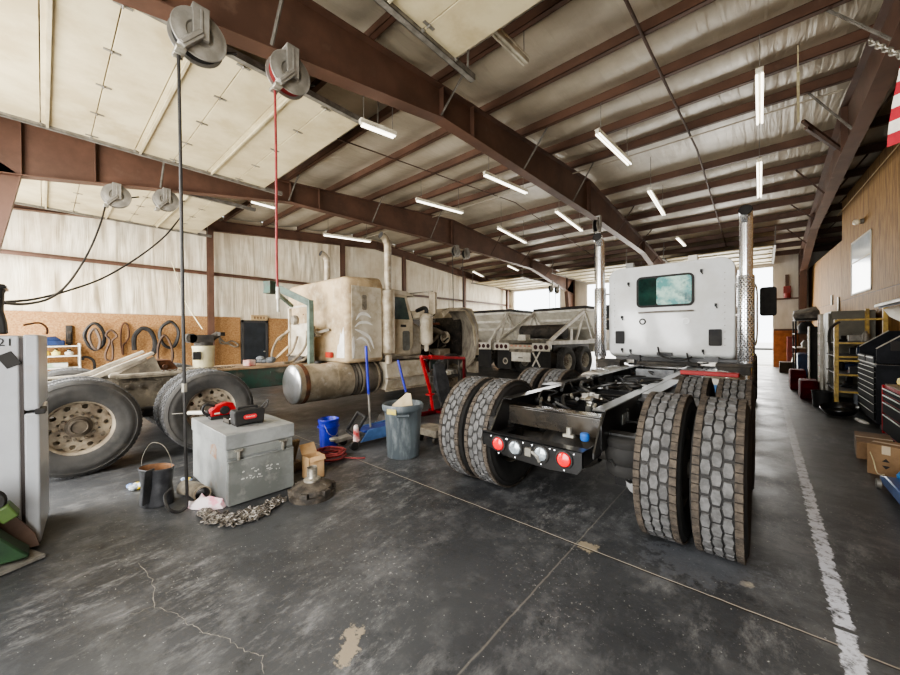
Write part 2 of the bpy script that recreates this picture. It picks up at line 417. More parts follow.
# purlins
PLAB = 'brown steel roof purlin, %s row from the near doors'
ORD = ['first','second','third','fourth','fifth','sixth','seventh','eighth','ninth','tenth','eleventh','twelfth','thirteenth','fourteenth','fifteenth','sixteenth','seventeenth','eighteenth']
for i, y in enumerate(PUR):
    z = roofz(y); g = MB()
    g.box(XL+.02, XR-.02, y-.004, y+.004, z, z+.2); g.box(XL+.02, XR-.02, y-.075, y+.004, z, z+.008); g.box(XL+.02, XR-.02, y-.004, y+.075, z+.192, z+.2)
    g.box(XL+.02, XR-.02, y-.075, y-.069, z, z+.03)
    struct(g.build('roof_purlin_beam', steel, smooth=0), PLAB % ORD[i], 'purlin')

# ---- rigid frames
def rafter_poly():
    ny_ = [(-1.2, 3.9), (-.2, 4.02), (4.0, 4.76), (YR, 4.84), (2*YR-4, 4.76), (20.2, 4.02), (21.2, 3.9)]
    top = [(21.2, roofz(21.2)), (YR, roofz(YR)), (-1.2, roofz(-1.2))]
    return ny_, top
def rafter(x, lab, clab):
    bot, top = rafter_poly(); o = None
    g = MB(); g.prism(bot + top, 'x', x-.005, x+.005)
    for a, b_ in zip(bot[:-1], bot[1:]): g.bar((x, a[0], a[1]), (x, b_[0], b_[1]), .2, .014)
    for a, b_ in zip(top[:-1], top[1:]): g.bar((x, a[0], a[1]-.007), (x, b_[0], b_[1]-.007), .2, .014)
    def bz(y):
        for a, b_ in zip(bot[:-1], bot[1:]):
            if a[0] <= y <= b_[0]: return a[1] + (b_[1]-a[1])*(y-a[0])/(b_[0]-a[0])
    for y in (-.2, .62, 4.0, 4.75, YR-.03, YR+.03, 16, 20.2):
        g.box(x-.09, x+.09, y-.006, y+.006, bz(y), roofz(y)-.01)
    r = struct(g.build('roof_beam', steel, smooth=0), lab, 'roof beam')
    for i, y in enumerate(PUR[2:-2]):
        if i % 2: continue
        for s in (-1, 1):
            bg = MB(); z = roofz(y)
            bg.bar((x+s*.09, y, bz(y)+.02), (x+s*.62, y+.01, z+.05), .035, .006); bg.bar((x+s*.09, y, bz(y)+.02), (x+s*.62, y+.01, z+.05), .006, .035)
            bg.build('flange_brace', galv_d if i < 8 else steel_d, r, smooth=0)
    for near in (True, False):
        sg = 1 if near else -1; y0 = YN+.1 if near else YF-.1
        g = MB()
        yi = lambda z: y0 + sg*(.3 + .75*z/4.0)
        g.prism([(y0, 0), (y0, roofz(y0)), (yi(4.0)+0*sg, 4.02), (yi(0), 0)], 'x', x-.005, x+.005)
        g.bar((x, yi(0), 0), (x, yi(4), 4.0), .2, .014, up=(1,0,0)) if False else None
        for za, zb in ((0, 4.0),):
            a, b_ = Vector((x, yi(za), za)), Vector((x, yi(zb), zb))
            g.add([(x-.1,a.y,a.z),(x+.1,a.y,a.z),(x+.1,b_.y,b_.z),(x-.1,b_.y,b_.z),(x-.1,a.y-.014*sg,a.z),(x+.1,a.y-.014*sg,a.z),(x+.1,b_.y-.014*sg,b_.z),(x-.1,b_.y-.014*sg,b_.z)],
                  [(0,1,2,3),(7,6,5,4),(0,4,5,1),(1,5,6,2),(2,6,7,3),(3,7,4,0)])
        g.box(x-.1, x+.1, y0-.007, y0+.007, 0, roofz(y0))
        struct(g.build('frame_column', steel, smooth=0), clab % ('near' if near else 'far'), 'column')
    return r
rafter(-8.7, 'brown tapered roof beam between the left two overhead doors', 'brown tapered steel column at the %s end of the left roof beam')
rafter(-3.7, 'long brown tapered roof beam crossing overhead with the two near hose reels', 'brown tapered steel column at the %s end of the middle roof beam')
rafter(1.17, 'brown tapered roof beam along the plywood partition on the right', 'brown tapered steel column at the %s end of the roof beam by the plywood wall')

# ---- left wall (gable end): vinyl above, boards below
g = MB(); poly = [(YN,0),(YF,0),(YF,roofz(YF)+.2),(YR,roofz(YR)+.2),(YN,roofz(YN)+.2)]
g.prism(poly, 'x', XL-.12, XL-.07)
# the facing itself hangs in loose vertical folds, pinned at the girt
rng = random.Random(3); NYW, NZW = 460, 26
waves = [(rng.uniform(2.5,11), rng.uniform(0,6.3), rng.uniform(-1.3,1.3), rng.uniform(.5,1)) for _ in range(9)]
def fold(y, z):
    pin = min(1, abs(z-3.5)/.5)*.8+.2
    env = .35 + .65*max(0, math.sin(y*.9+1)+.3*math.sin(y*2.3))
    v = sum(a_*(1-abs(math.sin(f_*(y+s_*.25*(z-3.5))+p_)))**2.5 for f_,p_,s_,a_ in waves)
    return XL - .06 + .026*v*pin*env
vs = []
for j in range(NZW+1):
    for i in range(NYW+1):
        y = YN + (YF-YN)*i/NYW; zt = roofz(y)+.2; z = 2.0 + (zt-2.0)*j/NZW
        vs.append((min(fold(y, z), XL-.002), y, z))
g.add(vs, [(j*(NYW+1)+i, j*(NYW+1)+i+1, (j+1)*(NYW+1)+i+1, (j+1)*(NYW+1)+i) for j in range(NZW) for i in range(NYW)])
struct(g.build('wall_left', wall_m, smooth=70), 'white quilted vinyl insulation wall on the left', 'wall')
g = MB()
for a, b_ in (((YN, roofz(YN)-.33),(YR, roofz(YR)-.33)), ((YR, roofz(YR)-.33),(YF, roofz(YF)-.33))):
    g.bar((XL+.1, a[0], a[1]+.16), (XL+.1, b_[0], b_[1]+.16), .01, .32); g.bar((XL+.1, a[0], a[1]), (XL+.1, b_[0], b_[1]), .16, .012); g.bar((XL+.1, a[0], a[1]+.32), (XL+.1, b_[0], b_[1]+.32), .16, .012)
struct(g.build('roof_beam', steel, smooth=0), 'brown sloping roof beam along the top of the left wall', 'roof beam')
for z, lab in ((3.5, 'brown horizontal wall girt halfway up the white left wall'),):
    g = MB(); g.box(XL, XL+.18, YN+.02, YF-.02, z, z+.006); g.box(XL+.174, XL+.18, YN+.02, YF-.02, z-.06, z); g.box(XL, XL+.05, YN+.02, YF-.02, z, z+.07)
    struct(g.build('wall_girt_beam', steel, smooth=0), lab, 'girt')
for y, w in ((3.48,'behind the yellow bucket'),(8.17,'behind the dusty truck sleeper'),(11.5,'above the dusty truck cab'),(16.1,'above the dusty truck open hood'),(20.7,'in the far left corner')):
    g = MB(); zt = roofz(y)-.33
    g.box(XL+.19, XL+.33, y-.005, y+.005, 0, zt); g.box(XL+.185, XL+.2, y-.08, y+.08, 0, zt); g.box(XL+.32, XL+.335, y-.08, y+.08, 0, zt)
    struct(g.build('wall_column', steel, smooth=0), 'slim brown steel column on the left wall ' + w, 'column')

# osb board material
def osb(name, ca, cb, cc):
    mt = M(name, ca, cb, 26, .8, stretch=(1,1,1), c3=cc, s3=9, lo3=.5, hi3=.75, bump=.1)
    return mt
osb_m = osb('osb_board', V(188,148,102), V(154,112,72), V(170,126,82))
for y0, y1, t, lab in ((YN+.05,4.4,2.15,'orange brown chipboard wainscot on the left wall with hanging belts'), (5.3,YF-.1,2.15,'orange brown chipboard wainscot right of the dark steel door')):
    g = MB(); n = max(1, round((y1-y0)/2.44))
    for k in range(n):
        a = y0 + (y1-y0)*k/n; b_ = y0 + (y1-y0)*(k+1)/n
        g.box(XL+.002, XL+.022, a, b_-.004, 0, t)
    struct(g.build('trim_1' if y0 < 0 else 'trim_2', osb_m, smooth=0), lab, 'wall board')
# man door in the left wall
d = thing('door_1', 'dark grey steel man door in the left chipboard wall', 'door', (XL, 4.85, 0), kind='structure')
MB().box(XL+.005, XL+.05, 4.5, 5.2, 0, 1.98).build('door_leaf', M('dark_door', V(54,58,62), V(44,47,50), 3, .45), d, .004)
fr = MB(); fr.box(XL+.003, XL+.06, 4.42, 4.5, 0, 2.06); fr.box(XL+.003, XL+.06, 5.2, 5.28, 0, 2.06); fr.box(XL+.003, XL+.06, 4.42, 5.28, 1.98, 2.06)
fr.build('door_frame', M('door_frame_grey', V(70,68,66)), d, .004)
MB().cyl((XL+.05,5.13,.98),(XL+.1,5.13,.98),.018).sphere((XL+.115,5.13,.98),.03).build('door_knob', chrome_w, d)

# ---- far wall with three door openings
farw_m = M('ribbed_wall_panel', V(224,217,205), V(206,198,184), 2, .5, stretch=(1,1,.3))
OPF = ((-12.9,-9.6,4.42), (-7.9,-4.5,4.42), (-3.0,.26,4.42))
OPN = ((-12.6,-9.3,4.42), (-7.75,-4.4,4.42), (-2.55,.75,4.42))
def door_wall(name, y0, y1, ops, lab, mat, inner_sign):
    g = MB(); xs = [XL]
    for a, b_, h in ops: xs += [a, b_]
    xs.append(XR)
    for i in range(0, len(xs), 2): g.box(xs[i], xs[i+1], y0, y1, 0, roofz((y0+y1)/2)+.22)
    for a, b_, h in ops: g.box(a, b_, y0, y1, h, roofz((y0+y1)/2)+.22)
    if inner_sign:
        yi = y0-.012
        for i in range(0, len(xs), 2):
            x = xs[i]+.3
            while x < xs[i+1]-.05:
                g.box(x-.02, x+.02, yi, y0, 0, 4.4); x += .45
    return struct(g.build(name, mat, smooth=0), lab, 'wall')
door_wall('wall_far', YF, YF+.12, OPF, 'far wall of pale ribbed panels around three open bay doors', farw_m, True)
door_wall('wall_near', YN-.12, YN, OPN, 'near wall around three open bay doors', farw_m, False)
for i, (a, b_, lab) in enumerate(((-13.28,-12.92,'far left corner'),(-9.55,-7.95,'behind the belly dump trailer'),(-4.45,-3.05,'behind the white cab'),(.3,1.22,'by the plywood partition'))):
    for z in (1.66, 3.0):
        g = MB(); g.box(a, b_, YF-.16, YF-.014, z, z+.008); g.box(a, b_, YF-.16, YF-.152, z-.06, z)
        struct(g.build('wall_girt_beam', steel, smooth=0), 'brown %s girt on the far wall %s' % ('lower' if z < 2 else 'upper', lab), 'girt')
g = MB(); g.box(.29, 1.15, YF-.05, YF-.014, 0, 1.62)
struct(g.build('trim_3', orange_brown, smooth=0), 'orange brown wainscot board right of the far right door opening', 'wall board')

# ---- overhead doors, rolled up flat under the ceiling
def overhead(name, x0, x1, near, lab):
    d = thing(name, lab, 'overhead door', ((x0+x1)/2, 0, 4.5), kind='structure')
    Z = 4.55; n = 8; w = .505
    ya = -1.0 if near else 21.0; sg = 1 if near else -1
    for k in range(n):
        a = ya + sg*w*k; b_ = ya + sg*(w*(k+1)-.01); a, b_ = min(a,b_), max(a,b_)
        MB().box(x0+.04, x1-.04, a, b_, Z, Z+.045).build('door_panel', cream, d, .003)
        if k % 2 == (0 if near else 1) and k:
            s = MB(); y = ya + sg*(w*k+.06); s.box(x0+.05, x1-.05, y-.022, y+.022, Z-.006, Z); s.box(x0+.05, x1-.05, y-.008, y+.008, Z-.04, Z-.006); s.box(x0+.05, x1-.05, y-.014, y+.014, Z-.045, Z-.04)
            s.build('stiffener', cream_d, d, smooth=0)
        elif k:
            y = ya + sg*w*k
            for q in range(5):
                hx = x0+.12 + (x1-x0-.24)*q/4
                h = MB(); h.box(hx-.018, hx+.018, y-.07, y+.07, Z-.006, Z-.001); h.cyl((hx-.025,y,Z-.012),(hx+.025,y,Z-.012),.009,n=8)
                h.build('hinge', galv_d, d)
    for x in (x0, x1):
        t = MB(); y0, y1 = ya, ya + sg*4.4
        t.box(x-.035, x+.035, min(y0,y1), max(y0,y1), Z-.04, Z-.034); t.box(x-.035, x-.03, min(y0,y1), max(y0,y1), Z-.04, Z+.03); t.box(x+.03, x+.035, min(y0,y1), max(y0,y1), Z-.04, Z+.03)
        for y in (ya+sg*4.3, ya+sg*1.9): t.bar((x, y, Z), (x+.02, y, roofz(y)+.02), .03, .005)
        for k in range(9):
            y = ya + sg*.505*k; t.cyl((x-.06 if x == x1 else x, y, Z-.005), (x if x == x1 else x+.06, y, Z-.005), .02, n=8)
        t.build('track', galv_d, d, smooth=0)
    return d
overhead('door_2', -12.6, -9.2, True, 'cream overhead bay door raised under the ceiling, left bay nearest the left wall')
overhead('door_3', -7.75, -4.3, True, 'cream overhead bay door raised under the ceiling above the dusty truck frame')
overhead('door_4', -2.6, .75, True, 'cream overhead bay door raised at the top edge, right of the big roof beam')
overhead('door_5', -12.9, -9.6, False, 'cream overhead bay door raised at the far end, left bay')
overhead('door_6', -7.9, -4.5, False, 'cream overhead bay door raised at the far end, middle bay')
overhead('door_7', -3.1, .26, False, 'cream overhead bay door raised at the far end, behind the white cab')

# ---- plywood partition on the right (runs slightly off square)
def wx(y): return 1.93 - .0525*(y-10.8)
def ply_material():
    mt = M('grooved_plywood', V(166,128,74), V(128,94,50), 7, .75, stretch=(1,3.5,.35), c3=V(108,78,42), s3=2.2)
    nt = mt.node_tree; N = nt.nodes; L = nt.links; b = N['Principled BSDF']; src = b.inputs['Base Color'].links[0].from_socket
    tc = N.new('ShaderNodeTexCoord'); s = N.new('ShaderNodeSeparateXYZ'); L.new(tc.outputs['Object'], s.inputs[0])
    def mth(op, a, c):
        n = N.new('ShaderNodeMath'); n.operation = op
        for i, q in enumerate((a, c)):
            if isinstance(q, float): n.inputs[i].default_value = q
            else: L.new(q, n.inputs[i])
        return n.outputs[0]
    f = mth('ABSOLUTE', mth('SUBTRACT', mth('FRACT', mth('MULTIPLY', s.outputs[1], 2.46), 0.), .5), 0.)
    r = N.new('ShaderNodeMapRange'); r.inputs['From Min'].default_value = .035; r.inputs['From Max'].default_value = .015; L.new(f, r.inputs['Value'])
    x = N.new('ShaderNodeMix'); x.data_type = 'RGBA'; L.new(mth('MULTIPLY', r.outputs[0], .75), x.inputs[0]); L.new(src, x.inputs[6]); x.inputs[7].default_value = (*V(84,62,40), 1)
    L.new(x.outputs[2], b.inputs['Base Color'])
    return mt
ply_m = ply_material()
g = MB()
def wslab(y0, y1, z0, z1, t=.08, off=0., mat=0):
    g.add([(wx(y0)-off,y0,z0),(wx(y1)-off,y1,z0),(wx(y1)-off,y1,z1),(wx(y0)-off,y0,z1),(wx(y0)+t,y0,z0),(wx(y1)+t,y1,z0),(wx(y1)+t,y1,z1),(wx(y0)+t,y0,z1)],
          [(0,1,2,3),(7,6,5,4),(0,4,5,1),(1,5,6,2),(2,6,7,3),(3,7,4,0)], mat)
wslab(2.0, 15.40, 0, 2.41); wslab(2.0, 15.40, 2.425, 5.35); wslab(15.41, YF-.02, 0, 2.41); wslab(15.41, YF-.02, 2.425, 4.18)
wslab(2.0, YF-.02, 2.41, 2.425, t=.07, off=-.012, mat=1)
struct(g.build('wall_right', [ply_m, M('dark_seam', V(70,54,38))], smooth=0), 'grooved plywood partition wall on the right', 'wall')
g = MB(); g.prism([(YN,0),(YF,0),(YF,roofz(YF)+.2),(YR,roofz(YR)+.2),(YN,roofz(YN)+.2)], 'x', XR, XR+.1)
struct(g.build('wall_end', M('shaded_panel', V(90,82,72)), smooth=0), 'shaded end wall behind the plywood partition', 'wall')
# window in the partition
w = thing('window_1', 'bright white window panel high on the plywood partition', 'window', (wx(13.6), 13.6, 2.5), kind='structure')
g = MB(); wslab(12.57, 14.24, 2.52, 3.83, t=.0, off=.012); g.build('pane', M('painted_glare_pane', V(226,234,240), V(206,216,224), 1.5, .12, spec=.8), w)  # blue-white base colour paints in the bright reflection on the pane
g = MB()
for y0, y1, z0, z1 in ((12.53,12.57,2.48,3.87),(14.24,14.28,2.48,3.87),(12.53,14.28,2.48,2.52),(12.53,14.28,3.83,3.87),(12.57,14.24,3.3,3.33)): wslab(y0, y1, z0, z1, t=0, off=.02)
g.build('window_frame', M('window_trim', V(190,182,166)), w, smooth=0)

# ---- services under the roof
g = MB(); pts = [(-1.17, y, roofz(y)-.02) for y in (1.6, YR, 18.4)]
g.tube(pts, .02, 8); struct(g.build('trim_4', steel_d), 'dark conduit running under the purlins in the right bay', 'conduit')
g = MB(); pts = [(-6.0, y, roofz(y)-.02) for y in (3.4, YR, 18)]
g.tube(pts, .012, 6); struct(g.build('trim_5', steel_d), 'thin dark conduit running under the purlins above the dusty truck', 'conduit')
g = MB(); g.tube([(XL+.5, 9.0, roofz(9)-.05), (1.0, 9.0, roofz(9)-.05)], .016, 6)
struct(g.build('trim_6', M('pale_conduit', V(170,160,142))), 'pale conduit crossing the ceiling from left to right', 'conduit')

# ---- strip lights
def strip(x0, y0, x1, y1, z, lit, lab, grp):
    a, b_ = Vector((x0,y0,z)), Vector((x1,y1,z)); c = (a+b_)/2
    t = thing('strip_light', lab, 'strip light', c, grp)
    d = (b_-a).normalized(); n = Vector((-d.y, d.x, 0))
    h = MB(); h.bar(a, b_, .06, .05); h.bar(a+Vector((0,0,.03)), b_+Vector((0,0,.03)), .085, .012)
    h.build('housing', fix_white, t, smooth=0)
    for p in (a.lerp(b_,.1), a.lerp(b_,.9)): MB().bar(p+Vector((0,0,.03)), Vector((p.x,p.y,roofz(p.y)+.02)), .008, .008).build('hanger', galv_d, t, smooth=0)
    for s in (-1, 1):
        tb = MB(); tb.cyl(a+n*.028*s+Vector((0,0,-.04))+d*.03, b_+n*.028*s+Vector((0,0,-.04))-d*.03, .014, n=8)
        tb.build('tube', tube_lit if lit else fix_white, t)
    return t
SL = 'ceiling strip lights'
for px0, py0, px1, py1, lit, lab in (
    (360,121,396,135,1,'lit strip light at the end of the raised door above the dusty truck'),
    (416,199,463,212,1,'lit strip light left of the big roof beam, above the dusty truck exhaust'),
    (484,173,527,192,1,'lit strip light hanging just left of the big roof beam'),
    (498,227,526,242,1,'lit strip light second along the row left of the big roof beam'),
    (597,131,630,163,1,'lit strip light right of the big roof beam, first in its row'),
    (649,189,664,214,1,'lit strip light right of the big roof beam, second in its row'),
    (759.5,70,759.8,122,1,'lit strip light hung upright in view above the right exhaust stack'),
    (759.3,160,759.5,196,1,'lit strip light behind the one above the right exhaust stack'),
    (493,28,527,62,0,'unlit strip light by the end of the raised door at the top edge'),
    (323,234,371,241,1,'lit strip light between the left wall and the left roof beam'),
    (250,200,276,207,1,'lit strip light beside the raised door of the left bay'),
    (473,271,483,276,1,'small distant lit strip light left of the far left door'),
    (508,265,518,270,1,'small distant lit strip light above the belly dump trailers'),
    (556,210,582,230,1,'lit strip light behind the splice of the big roof beam'),
    (677,237,685,245,1,'small distant lit strip light above the white cab roof')):
    zz_ = 4.42 if px0 == 360 else 4.9
    a = at(px0, py0, Z=zz_); b_ = at(px1, py1, Z=zz_)
    strip(a.x, a.y, b_.x, b_.y, zz_, lit, lab, SL)
# ================================================================ WHEELS
def _loft(s, loops, mat=0, caps=True):
    n = len(loops[0]); base = len(s.v)
    for lp in loops: s.v += [Vector(p) for p in lp]
    for i in range(len(loops)-1):
        for j in range(n):
            s.f.append([base+i*n+j, base+i*n+(j+1)%n, base+(i+1)*n+(j+1)%n, base+(i+1)*n+j]); s.mi.append(mat)
    if caps:
        s.f.append([base+j for j in range(n)][::-1]); s.mi.append(mat); s.f.append([base+(len(loops)-1)*n+j for j in range(n)]); s.mi.append(mat)
    return s
MB.loft = _loft
def tire_mesh(R, W, lugs, mats, rb=.288):
    h = W/2; g = MB()
    prof = [(rb,-h*.72),(rb+.02,-h*.84),(rb+.07,-h*.97),((R+rb)/2-.02,-h*.985),((R+rb)/2-.01,-h*1.02),((R+rb)/2+.03,-h*1.02),((R+rb)/2+.04,-h*.985),(R-.055,-h*.97),(R-.05,-h*1.0),(R-.04,-h*.96),(R-.016,-h*.86),(R-.012,-h*.8),(R-.012,h*.8),(R-.016,h*.86),(R-.04,h*.96),(R-.05,h*1.0),(R-.055,h*.97),((R+rb)/2+.04,h*.985),((R+rb)/2+.03,h*1.02),((R+rb)/2-.01,h*1.02),((R+rb)/2-.02,h*.985),(rb+.07,h*.97),(rb+.02,h*.84),(rb,h*.72)]
    g.lathe(prof, axis=(1,0,0), n=60)
    def block(x, a, hw, ha, hexa, mat):
        # a raised tread block at angle a
        if hexa: pl = [(-hw,0),(-hw*.66,-ha),(hw*.66,-ha),(hw,0),(hw*.66,ha),(-hw*.66,ha)]
        else: pl = [(-hw,-ha),(hw,-ha),(hw,ha),(-hw,ha)]
        n = len(pl); vs = []
        for r in (R-.014, R):
            for u, w in pl:
                k = 1 if r < R-.005 else .9
                aa = a + w*k/R; vs.append((x+u*k, r*math.sin(aa), r*math.cos(aa)))
        fs = [tuple(range(n, 2*n))] + [(i, (i+1)%n, n+(i+1)%n, n+i) for i in range(n)]
        g.add(vs, fs, mat)
    if lugs:
        N = 30; st = 2*PI/N
        for i in range(N):
            for c in (-1, 0, 1): block(c*.0545, (i + (.5 if c else 0))*st, .0285, .047, True, 1)
            for s_ in (-1, 1):
                for q in (0, 1): block(s_*.104, (i + .25 + q*.5)*st, .021, .0262, False, 2)
    else:
        N = 64; st = 2*PI/N
        for i in range(N):
            for c in (-1.5, -.5, .5, 1.5): block(c*W*.19, (i + (.5 if c in (-.5,1.5) else 0))*st, W*.078, .019, False, 1)
    return g
def rim_mesh(W, mat_n=0, x0=-.01, rb=.288, holes=10, hub=True):
    h = W/2*.74; g = MB()
    g.lathe([(rb+.022,-h),(rb+.004,-h+.004),(rb-.012,-h+.03),(rb-.02,-.05),(rb-.02,.05),(rb-.012,h-.03),(rb+.004,h-.004),(rb+.022,h)], axis=(1,0,0), n=48, mat=mat_n)
    ri, ro = .15, rb-.02; n = 12
    for k in range(holes):
        a0 = 2*PI*k/holes; da = PI/holes; rc, hr = .222, .026
        hole = []; edge = []; 
        for i in range(n):
            t = 2*PI*i/n; cx, cy = math.cos(t), math.sin(t)
            hole.append((rc + hr*cx, hr*cy/rc))
            m_ = max(abs(cx), abs(cy)); ex, ey = cx/m_, cy/m_
            edge.append((rc + (ro-rc)*ex if ex > 0 else rc + (rc-ri)*ex, da*ey))
        vs = []
        for r, a in hole + edge: vs.append((x0 + .018*math.cos((r-.2)*14), r*math.sin(a0+a), r*math.cos(a0+a)))
        for r, a in hole: vs.append((x0-.03, r*math.sin(a0+a), r*math.cos(a0+a)))
        fs = [(i, (i+1)%n, n+(i+1)%n, n+i) for i in range(n)] + [(i, 2*n+i, 2*n+(i+1)%n, (i+1)%n) for i in range(n)]
        g.add(vs, fs, mat_n)
    g.lathe([(.0005,x0+.02),(.152,x0+.016)], axis=(1,0,0), n=40, mat=mat_n)
    if hub:
        g.lathe([(.112,x0+.01),(.11,x0+.03),(.085,x0+.036),(.08,x0+.065),(.068,x0+.07),(.062,x0+.06),(.0005,x0+.062)], axis=(1,0,0), n=24, mat=1)
        for k in range(10):
            a = 2*PI*k/10; c = Vector((x0+.015, .138*math.sin(a), .138*math.cos(a))); g.cyl(c, c+Vector((.035,0,0)), .017, .014, n=6, mat=1)
    return g
def wheel_proto(R, W, lugs, tmats, rmats, x0, hub=True):
    t = tire_mesh(R, W, lugs, tmats).build('tire', tmats, smooth=40)
    rim_mesh(W, x0=x0, hub=hub).build('rim', rmats, t, smooth=40)
    return t
class Wheels:
    def __init__(s, proto): s.p = proto; s.used = False
    def put(s, root, c, flip=False, name='tire'):
        o = dup(s.p) if s.used else s.p
        s.used = True
        o.parent = root; o.location = Vector(c) - root.location
        o.rotation_euler = (random.uniform(0, 6.28), 0, PI if flip else 0)
        return o
inner_dark = M('dark_wheel_back', V(30,29,28), V(52,48,44), 5, .7)

# ================================================================ WHITE CAB AND BARE BLACK CHASSIS
TX = -1.285
t1 = thing('semi_truck', 'white cab semi truck on a bare black chassis, rear end towards us', 'truck', (TX, 3.0, 0))
def rail(x, s):
    g = MB(); y0, y1 = 2.55, 11.4
    # web cut at an angle at the rear end
    g.prism([(y0,.7),(y0+.02,.68),(y1,.68),(y1,.95),(y0+.1,.95),(y0,.86)], 'x', x-.005, x+.005)
    for z in (.676, .944): g.box(min(x, x-s*.09), max(x, x-s*.09), y0+(.09 if z > .9 else .0), y1, z, z+.01)
    for k in range(26):
        y = y0+.3+k*.31
        for z in (.74,.8,.88): 
            if random.random() < .6: g.cyl((x+s*.004,y,z),(x+s*.018,y,z),.012,n=6)
    return g.build('frame_rail', [black], t1, smooth=30)
rail(TX+.43, 1); rail(TX-.43, -1)
# doubled bracket plate along the top of the right rail
g = MB(); g.box(TX+.435, TX+.56, 3.6, 4.95, .905, .955); g.box(TX+.435, TX+.47, 3.6, 4.95, .78, .905); g.box(TX+.435,TX+.52,3.5,3.6,.9,.93)
g.build('rail_bracket', black, t1, .004)
g = MB(); g.box(TX-.56, TX-.435, 3.6, 4.95, .905, .955); g.build('rail_bracket', black, t1, .004)
g = MB(); g.box(TX+.438, TX+.442, 3.02, 3.12, .78, .86); g.box(TX+.438,TX+.442,3.16,3.2,.78,.86); g.build('data_plate', M('pale_sticker', V(150,150,146), V(90,90,88), 30), t1, smooth=0)
# cross members
g = MB(); g.box(TX-.42, TX+.42, 2.72, 2.84, .87, .885); g.box(TX-.42, TX+.42, 2.72, 2.735, .72, .87)
g.build('end_crossmember', M('glossy_black', V(34,32,30), V(60,54,46), 3, .22, coat=.6), t1, .006)
for y, z, hh in ((3.45,.8,.13),(4.1,.82,.14),(4.85,.8,.13),(5.7,.8,.15),(6.6,.8,.15),(7.3,.8,.15)):
    g = MB(); g.box(TX-.42, TX+.42, y-.005, y+.005, z-hh/2, z+hh/2); g.box(TX-.42, TX+.42, y-.05, y+.05, z+hh/2, z+hh/2+.008); g.box(TX-.42, TX+.42, y-.05, y+.05, z-hh/2-.008, z-hh/2)
    for s in (-1,1): g.prism([(TX+s*.42,z-.09),(TX+s*.42,z+.1),(TX+s*.3,z+.02),(TX+s*.3,z-.02)], 'y', y-.06, y+.06)
    g.build('crossmember', black, t1, smooth=0)
# tail bar with four round lamps
tb = MB(); TY = 2.38
tb.prism([(TX-.42,.60),(TX-.2,.55),(TX+.12,.535),(TX+.33,.55),(TX+.37,.6),(TX+.37,.705),(TX-.46,.72),(TX-.46,.63)], 'y', TY, TY+.006)
tb.box(TX-.46, TX+.37, TY, TY+.09, .7, .708); tb.box(TX-.46, TX-.452, TY, TY+.35, .6, .705); tb.box(TX+.362, TX+.37, TY, TY+.35, .6, .705)
for sx_ in (-1, 1): tb.prism([(TY+.05,.66),(TY+.05,.7),(2.62,.94),(2.72,.94),(2.72,.68)], 'x', TX+sx_*.42-.006, TX+sx_*.42+.006)
bar = tb.build('tail_light_bar', black, t1, smooth=0)
for x, mt, nm in ((-.3, red_lens, 'red_lamp'), (-.15, clear_lens, 'clear_lamp'), (.065, clear_lens, 'clear_lamp'), (.24, red_lens, 'red_lamp')):
    zc = .635 - .01*x
    l = MB(); l.lathe([(.0005,.03),(.03,.028),(.046,.02),(.052,.008),(.052,0)], (TX+x, TY, zc), (0,-1,0), 24)
    ob = l.build(nm, mt, bar)
    r_ = MB(); r_.lathe([(.05,.0),(.053,.016),(.062,.013),(.066,0)], (TX+x, TY, zc), (0,-1,0), 24)
    for dx, dz in ((-.07,.05),(.07,.05),(0,-.075)): r_.sphere((TX+x+dx, TY-.004, zc+dz), .008, 8, 5, 1)
    r_.build('lamp_ring', [black_m, chrome], bar)
    bar.children[-1]['label'] = 'black rubber lamp ring with bright bolts'
g = MB(); g.box(TX-.06,TX-.01,TY-.02,TY+.01,.6,.66); g.tube([(TX+.0,TY-.02,.64),(TX+.05,TY-.03,.62),(TX+.06,TY-.02,.58)], .012, 6); g.build('tow_fitting', galv_d, bar)
